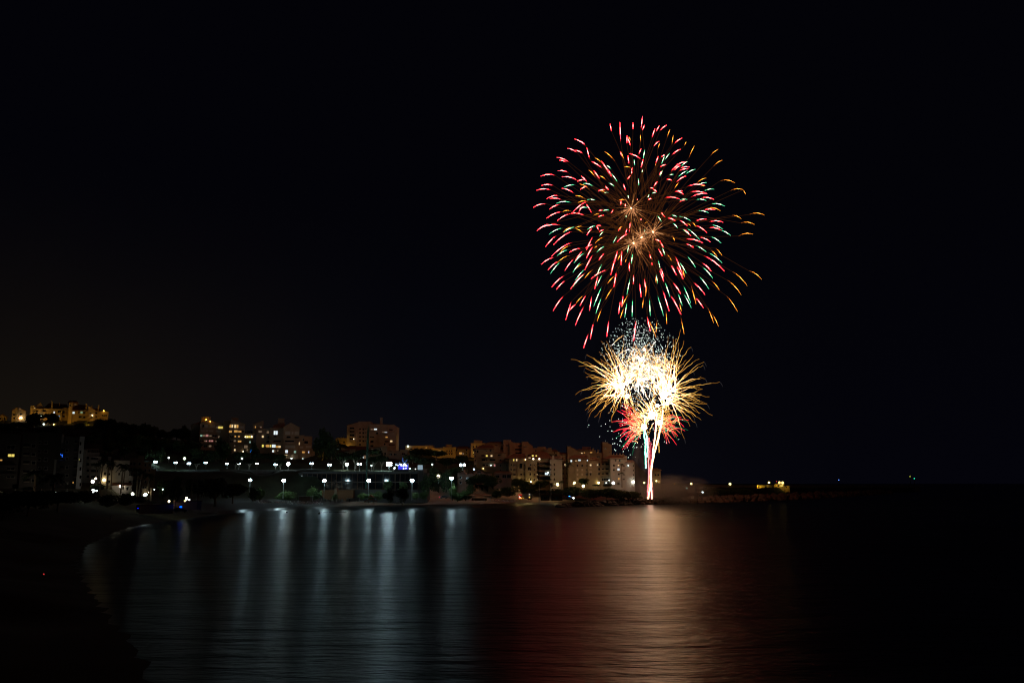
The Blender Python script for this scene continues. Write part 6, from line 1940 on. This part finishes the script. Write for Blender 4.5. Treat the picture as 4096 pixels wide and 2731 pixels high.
for x, y, Y, c, s, r, lab in ((3355, 1919, 1500, (.10, .25, 1), 3, .75, 'navigation beacon with a small blue light far out on the sea'),
                              (3640, 1905, 1700, (.8, .9, .08), 1.2, .8, 'navigation beacon with a yellow-green light at the far right'),
                              (3657, 1913, 1720, (.02, 1, .55), 1.6, .95, 'navigation beacon with a teal light at the far right')):
    p = P(x, y, Y)
    t = thing('navigation_beacon', lab, 'beacon', (p.x, p.y, 0), ground=False, group='navigation lights at sea')
    q = MB(); q.tube([(0, 0, -1), (0, 0, p.z - r)], [.8, .35], 8); q.build('mast', DARKM, t)
    q = MB(); q.tube([(0, 0, -.5), (0, 0, 1.2)], 2.2, 10); q.build('float', RPAINT, t)
    q = MB(); q.ball((0, 0, p.z), r); q.build('light', glow('beacon_%d' % x, c, s), t)

# ---------------------------------------------------------------- breakwater boulders
def boulder(seed):
    r = random.Random(seed)
    b = MB(); b.ball((0, 0, 0), 1, nu=9, nv=6)
    v = []
    for x, y, z in b.v:
        d = Vector((x, y, z))
        k = 1 + .22 * math.sin(3 * d.x + seed) * math.cos(2.7 * d.z + seed) + r.uniform(-.13, .13)
        v.append(tuple(Vector((d.x * 1.2, d.y, d.z * .8)) * k))
    b.v = v
    return b.mesh('boulder', ROCK if seed >= 7 else SHADEROCK)


BM = [boulder(i) for i in range(14)]
BL = [((2235, 2029), 1.2), ((2300, 2027), 2.2), ((2400, 2024), 3.0), ((2500, 2020), 3.2), ((2600, 2016), 3.0), ((2700, 2013), 3.5), ((2800, 2011), 3.9), ((2900, 2008), 4.0), ((3000, 2005), 4.1), ((3150, 1998), 4.2), ((3300, 1991), 4.2), ((3450, 1981), 4.2), ((3560, 1974), 3.8)]


def along(px):
    for ((x0, y0), h0), ((x1, y1), h1) in zip(BL[:-1], BL[1:]):
        if x0 <= px <= x1:
            u = (px - x0) / (x1 - x0)
            return y0 + (y1 - y0) * u, h0 + (h1 - h0) * u
    return BL[-1][0][1], BL[-1][1]


RB = random.Random(3)
n_b = 0
lab_near = 'dark boulder in the rubble breakwater in front of the fireworks'
lab_far = 'dim reddish boulder in the far breakwater running right of the fireworks'
for row in range(3):
    px = 2238.0
    while px < 3560:
        py, h = along(px)
        g = G(px, py)
        far = px > 2720
        s = (1.5 if not far else 2.0 + (px - 2720) / 840 * 1.9) * RB.uniform(.7, 1.25)
        z = (row * .42 + .05) * h * RB.uniform(.7, 1.05)
        o = link('boulder', BM[RB.randrange(7) + (7 if far else 0)], None, (g.x + RB.uniform(-.6, .6), g.y + row * (2.6 + (px - 2238) / 600) + RB.uniform(-.5, .5), min(z, h - s * .6)), (RB.uniform(-.4, .4), RB.uniform(-.4, .4), RB.uniform(0, 6)), (s, s, s))
        tag(o, lab_far if far else lab_near, 'boulder', 'boulders of the far breakwater' if far else 'boulders of the near breakwater')
        n_b += 1
        px += s * RB.uniform(1.5, 2.1) * FPX / g.y
print('boulders', n_b)
# rubble core under the boulders
q = MB()
prev = None
for i in range(70):
    px = 2250 + (3560 - 2250) * i / 69
    py, h = along(px)
    g = G(px, py)
    k = 1 + (px - 2250) / 500
    ring = [Vector((g.x, g.y + 1.2, -.8)), Vector((g.x, g.y + 4.5 * k ** .5, h * .72 + RB.uniform(-.2, .2))), Vector((g.x, g.y + 10 * k ** .5, h * .7 + RB.uniform(-.2, .2))), Vector((g.x, g.y + 18 * k ** .5, -.8))]
    if prev:
        for a in range(3):
            q.quad([prev[a], ring[a], ring[a + 1], prev[a + 1]])
    prev = ring
tag(q.build('ground_rubble', SHADEROCK), 'rubble core of the breakwater under the boulders', 'ground', kind='structure')

# ---------------------------------------------------------------- terrain: one sheet through the feet of everything that stands on land
for px, py, Y in ((-400, 1700, 600), (-200, 1700, 600), (-400, 1900, 300), (-300, 2050, 200), (-100, 2150, 140), (150, 1700, 640), (400, 1700, 640), (650, 1760, 640), (850, 1790, 620), (1150, 1800, 640), (1250, 1800, 640), (1500, 1790, 700), (1700, 1810, 720), (2050, 1825, 680), (2400, 1836, 680),
                  (2520, 1850, 640), (2700, 1948, 640), (2700, 1955, 560), (2900, 1955, 720), (640, 1890, 466), (720, 1892, 462), (820, 1893, 462), (640, 1880, 475), (760, 1880, 472), (1600, 1990, 425), (1720, 1994, 430), (1400, 2003, 415), (1550, 2008, 410), (2150, 2003, 450), (2050, 2003, 446), (2620, 1990, 520)):
    CTRL.append(tuple(P(px, py, Y)))
for x, y in SHORE[:-2]:
    CTRL.append((x, y, .25))
for x, y, z in ((-60, 20, 8), (-90, 60, 9), (-130, 110, 9), (-45, 55, 4.5), (-70, 90, 5), (-85, 120, 4.5), (-110, 165, 4.5), (-125, 205, 4), (-20, 10, 9), (0, -20, 9)):
    CTRL.append((x, y, z))
C = np.array([c for c in CTRL if not (c[2] < .2)], dtype=float)


def seg_sd(X, Y):
    """signed distance to the shoreline, positive on land"""
    best = np.full(X.shape, 1e9)
    sgn = np.ones(X.shape)
    for (x0, y0), (x1, y1) in zip(SHORE[:-1], SHORE[1:]):
        dx, dy = x1 - x0, y1 - y0
        u = np.clip(((X - x0) * dx + (Y - y0) * dy) / (dx * dx + dy * dy), 0, 1)
        d = np.hypot(X - x0 - u * dx, Y - y0 - u * dy)
        s = np.where(dx * (Y - y0) - dy * (X - x0) > 0, 1.0, -1.0)
        m = d < best - 1e-9
        best = np.where(m, d, best)
        sgn = np.where(m, s, sgn)
    return best * sgn


gx = np.concatenate([np.arange(-520, -140, 10), np.arange(-140, 150, 3.0), np.arange(150, 330, 10)])
gy = np.concatenate([np.arange(-60, 200, 3.5), np.arange(200, 380, 4), np.arange(380, 560, 3.0), np.arange(560, 760, 8), np.arange(760, 1500, 60)])
GX, GY = np.meshgrid(gx, gy)
num, den = np.zeros(GX.shape), np.zeros(GX.shape)
for x, y, z in C:
    d2 = (GX - x) ** 2 + (GY - y) ** 2 + 2.0
    w = 1.0 / d2 ** 2.2
    num += w * z; den += w
Z = num / den
SD = seg_sd(GX, GY)
face = np.clip(SD / 5.0, 0, 1)                                # wet beach face rises from the water's edge
slope_ = np.clip(.20 - (GY - 300) / 40 * .085, .115, .20)     # the left shore is steeper than the beach
ramp_ = np.where(SD < 30, np.minimum(Z, SD * slope_), Z)
ramp_ = np.where((SD >= 30) & (SD < 45), np.minimum(Z, 30 * slope_ + (SD - 30) * 1.4), ramp_)
Z = np.where(SD > 0, ramp_, np.maximum(SD, -25) * .07)
rn = np.random.RandomState(1)
Z += np.where(SD > 8, rn.uniform(-.06, .06, Z.shape), 0)
nyr, nxr = GX.shape
verts = np.stack([GX, GY, Z], -1).reshape(-1, 3)
fs, fb = [], []
for j in range(nyr - 1):
    for i in range(nxr - 1):
        sd = SD[j:j + 2, i:i + 2]
        if sd.max() < -16:
            continue
        f = (j * nxr + i, j * nxr + i + 1, (j + 1) * nxr + i + 1, (j + 1) * nxr + i)
        yy = gy[j]
        (fb if (sd.max() < 36 and yy > 330) else fs).append(f)


def sheet(name, faces, m, label, cat):
    used = sorted({i for f in faces for i in f})
    ix = {v: k for k, v in enumerate(used)}
    me = bpy.data.meshes.new(name)
    me.from_pydata([tuple(verts[v]) for v in used], [], [tuple(ix[i] for i in f) for f in faces])
    me.materials.append(m)
    me.polygons.foreach_set('use_smooth', [True] * len(faces))
    return tag(link(name, me), label, cat, kind='structure')


def ground_mat():
    m = mat('hillside_scrub', (0.040, 0.045, 0.026), .95, .5, .12, bump=.4)
    return m


def beach_mat():
    m = bpy.data.materials.new('beach_sand')
    m.use_nodes = True
    t = m.node_tree
    b = t.nodes['Principled BSDF']
    c = t.nodes.new('ShaderNodeTexCoord')
    s = t.nodes.new('ShaderNodeSeparateXYZ')
    t.links.new(c.outputs['Object'], s.inputs[0])
    n = t.nodes.new('ShaderNodeTexNoise'); n.inputs['Scale'].default_value = .35; n.inputs['Detail'].default_value = 6
    t.links.new(c.outputs['Object'], n.inputs['Vector'])
    r = t.nodes.new('ShaderNodeValToRGB')
    r.color_ramp.elements[0].position, r.color_ramp.elements[0].color = .3, (.30, .25, .18, 1)
    r.color_ramp.elements[1].position, r.color_ramp.elements[1].color = .7, (.45, .38, .29, 1)
    t.links.new(n.outputs['Fac'], r.inputs[0])
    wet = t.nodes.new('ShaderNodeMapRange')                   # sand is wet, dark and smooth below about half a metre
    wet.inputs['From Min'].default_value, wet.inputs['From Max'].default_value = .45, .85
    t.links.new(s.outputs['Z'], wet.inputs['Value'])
    dk = t.nodes.new('ShaderNodeMapRange')                    # the sand is darker left of the lounger rows' end
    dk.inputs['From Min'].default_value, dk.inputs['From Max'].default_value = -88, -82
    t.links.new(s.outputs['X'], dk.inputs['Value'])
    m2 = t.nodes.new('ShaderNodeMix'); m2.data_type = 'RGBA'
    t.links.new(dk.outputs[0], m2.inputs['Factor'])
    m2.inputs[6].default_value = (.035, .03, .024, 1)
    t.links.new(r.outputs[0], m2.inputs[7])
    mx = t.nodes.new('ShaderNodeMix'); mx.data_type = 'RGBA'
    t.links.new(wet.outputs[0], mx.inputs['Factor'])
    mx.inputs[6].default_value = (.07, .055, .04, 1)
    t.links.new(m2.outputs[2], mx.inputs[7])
    t.links.new(mx.outputs[2], b.inputs['Base Color'])
    rg = t.nodes.new('ShaderNodeMapRange')
    rg.inputs['From Min'].default_value, rg.inputs['From Max'].default_value = .35, .8
    rg.inputs['To Min'].default_value, rg.inputs['To Max'].default_value = .30, .95
    t.links.new(s.outputs['Z'], rg.inputs['Value'])
    t.links.new(rg.outputs[0], b.inputs['Roughness'])
    bp = t.nodes.new('ShaderNodeBump'); bp.inputs['Strength'].default_value = .25
    t.links.new(n.outputs['Fac'], bp.inputs['Height'])
    t.links.new(bp.outputs[0], b.inputs['Normal'])
    return m


sheet('terrain', fs, ground_mat(), 'dark scrub-covered ground rising from the beach to the hill', 'ground')
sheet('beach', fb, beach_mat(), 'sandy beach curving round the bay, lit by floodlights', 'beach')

# dark earth bank along the foot of the harbour wall
q = MB()
prev = None
for i in range(40):
    px = 2795 + (3660 - 2795) * i / 39
    Y = wall_pt(px) - 38
    top = P(px, 1949.5 + 1.5 * math.sin(i * 1.3) + .8 * math.sin(i * 2.9), Y)
    r = [Vector((top.x * (Y - 26) / Y, Y - 26, -.5)), top, top + Vector((.3, 5, -.2)), Vector((top.x * (Y + 14) / Y, Y + 14, -.5))]
    if prev:
        for k in range(3):
            q.quad([prev[k], r[k], r[k + 1], prev[k + 1]])
    prev = r
tag(q.build('embankment', MATS['hillside_scrub'], None, True), 'dark earth bank along the foot of the harbour wall', 'embankment', kind='structure')

# lawn sloping down from the promenade on the left
q = MB()
prev = None
for i in range(24):
    px = 618 + (880 - 618) * i / 23
    r = [P(px, 1879.5, 473) + Vector((0, 0, .05)), P(px, 1884 + 1.0 * math.sin(i * .7), 466) + Vector((0, 0, .25)), P(px, 1893 + 2 * math.sin(i * .5), 459) + Vector((0, 0, .2)), P(px, 1903, 454) + Vector((0, 0, -.2))]
    if prev:
        for k in range(3):
            q.quad([prev[k + 1], r[k + 1], r[k], prev[k]])
    prev = r
tag(q.build('lawn', GRASS, None, True), 'lamp-lit lawn sloping down from the left end of the promenade', 'lawn', kind='structure')

# wet foreshore: the smooth sloping strip the last waves run over
def arc(pts, step):
    o_ = []
    for (x0, y0), (x1, y1) in zip(pts[:-1], pts[1:]):
        n = max(1, int(math.hypot(x1 - x0, y1 - y0) / step))
        o_ += [(x0 + (x1 - x0) * k / n, y0 + (y1 - y0) * k / n) for k in range(n)]
    return o_ + [pts[-1]]


ln_ = arc(SHORE[12:-5], 2.0)
for _ in range(6):
    ln_ = [ln_[0]] + [((a[0] + 2 * b_[0] + c[0]) / 4, (a[1] + 2 * b_[1] + c[1]) / 4) for a, b_, c in zip(ln_[:-2], ln_[1:-1], ln_[2:])] + [ln_[-1]]
q = MB()
prev = None
for i, (x, y) in enumerate(ln_):
    a, b_ = ln_[max(i - 2, 0)], ln_[min(i + 2, len(ln_) - 1)]
    d = Vector((b_[0] - a[0], b_[1] - a[1], 0)).normalized()
    nrm = Vector((-d.y, d.x, 0))
    w = .35 * math.sin(i * .31) + .25 * math.sin(i * .83 + 1)
    row = [Vector((x, y, 0)) + nrm * (o_ + w) + Vector((0, 0, z)) for o_, z in ((-1.4, -.10), (0, .06), (1.3, .30), (2.6, .58), (3.8, .80), (5.0, .84), (6.5, .5))]
    if prev:
        for k in range(6):
            q.quad([prev[k], row[k], row[k + 1], prev[k + 1]])
    prev = row
wm_ = mat('wet_sand', (.05, .042, .032), .32, .3, .5, spec=.5)
tag(q.build('wet_sand', wm_, None, True), 'wet shining strip of sand along the edge of the sea', 'shore', kind='structure')

# ---------------------------------------------------------------- smoke of the fireworks
def smoke(name, label, px, py, Y, rx, ry, rz_, dens, seed, col=(.85, .8, .78)):
    c = P(px, py, Y)
    b = MB(); b.ball((0, 0, 0), 1.0, nu=20, nv=12)
    me = b.mesh(name, [])
    o = link(name, me, None, c, scale=(rx, ry, rz_))
    m = bpy.data.materials.new(name)
    m.use_nodes = True
    t = m.node_tree
    t.nodes.clear()
    out_ = t.nodes.new('ShaderNodeOutputMaterial')
    v = t.nodes.new('ShaderNodeVolumePrincipled')
    v.inputs['Color'].default_value = (*col, 1)
    v.inputs['Anisotropy'].default_value = .2
    tc_ = t.nodes.new('ShaderNodeTexCoord')
    ln_ = t.nodes.new('ShaderNodeVectorMath'); ln_.operation = 'LENGTH'
    t.links.new(tc_.outputs['Object'], ln_.inputs[0])
    fa = t.nodes.new('ShaderNodeMapRange'); fa.interpolation_type = 'SMOOTHSTEP'
    fa.inputs['From Min'].default_value, fa.inputs['From Max'].default_value = .15, 1.0
    fa.inputs['To Min'].default_value, fa.inputs['To Max'].default_value = 1.0, 0.0
    t.links.new(ln_.outputs['Value'], fa.inputs['Value'])
    mp_ = t.nodes.new('ShaderNodeMapping'); mp_.inputs['Location'].default_value = (seed, seed * 2, 0)
    t.links.new(tc_.outputs['Object'], mp_.inputs['Vector'])
    nz_ = t.nodes.new('ShaderNodeTexNoise'); nz_.inputs['Scale'].default_value = 2.2; nz_.inputs['Detail'].default_value = 4
    t.links.new(mp_.outputs[0], nz_.inputs['Vector'])
    nr = t.nodes.new('ShaderNodeMapRange'); nr.inputs['From Min'].default_value, nr.inputs['From Max'].default_value = .38, .68
    t.links.new(nz_.outputs['Fac'], nr.inputs['Value'])
    a = t.nodes.new('ShaderNodeMath'); a.operation = 'MULTIPLY'
    t.links.new(fa.outputs[0], a.inputs[0]); t.links.new(nr.outputs[0], a.inputs[1])
    a2 = t.nodes.new('ShaderNodeMath'); a2.operation = 'MULTIPLY'; a2.inputs[1].default_value = dens
    t.links.new(a.outputs[0], a2.inputs[0])
    t.links.new(a2.outputs[0], v.inputs['Density'])
    t.links.new(v.outputs[0], out_.inputs['Volume'])
    m.cycles.volume_step_rate = 1.0
    me.materials.append(m)
    tag(o, label, 'smoke', kind='stuff')
    return o


smoke('smoke', 'brownish smoke drifting right from the foot of the fireworks', 2680, 1965, 502, 32, 13, 11, .26, 3)
smoke('smoke', 'thin grey smoke rising left of the fireworks column', 2560, 1880, 500, 8, 8, 20, .05, 7)
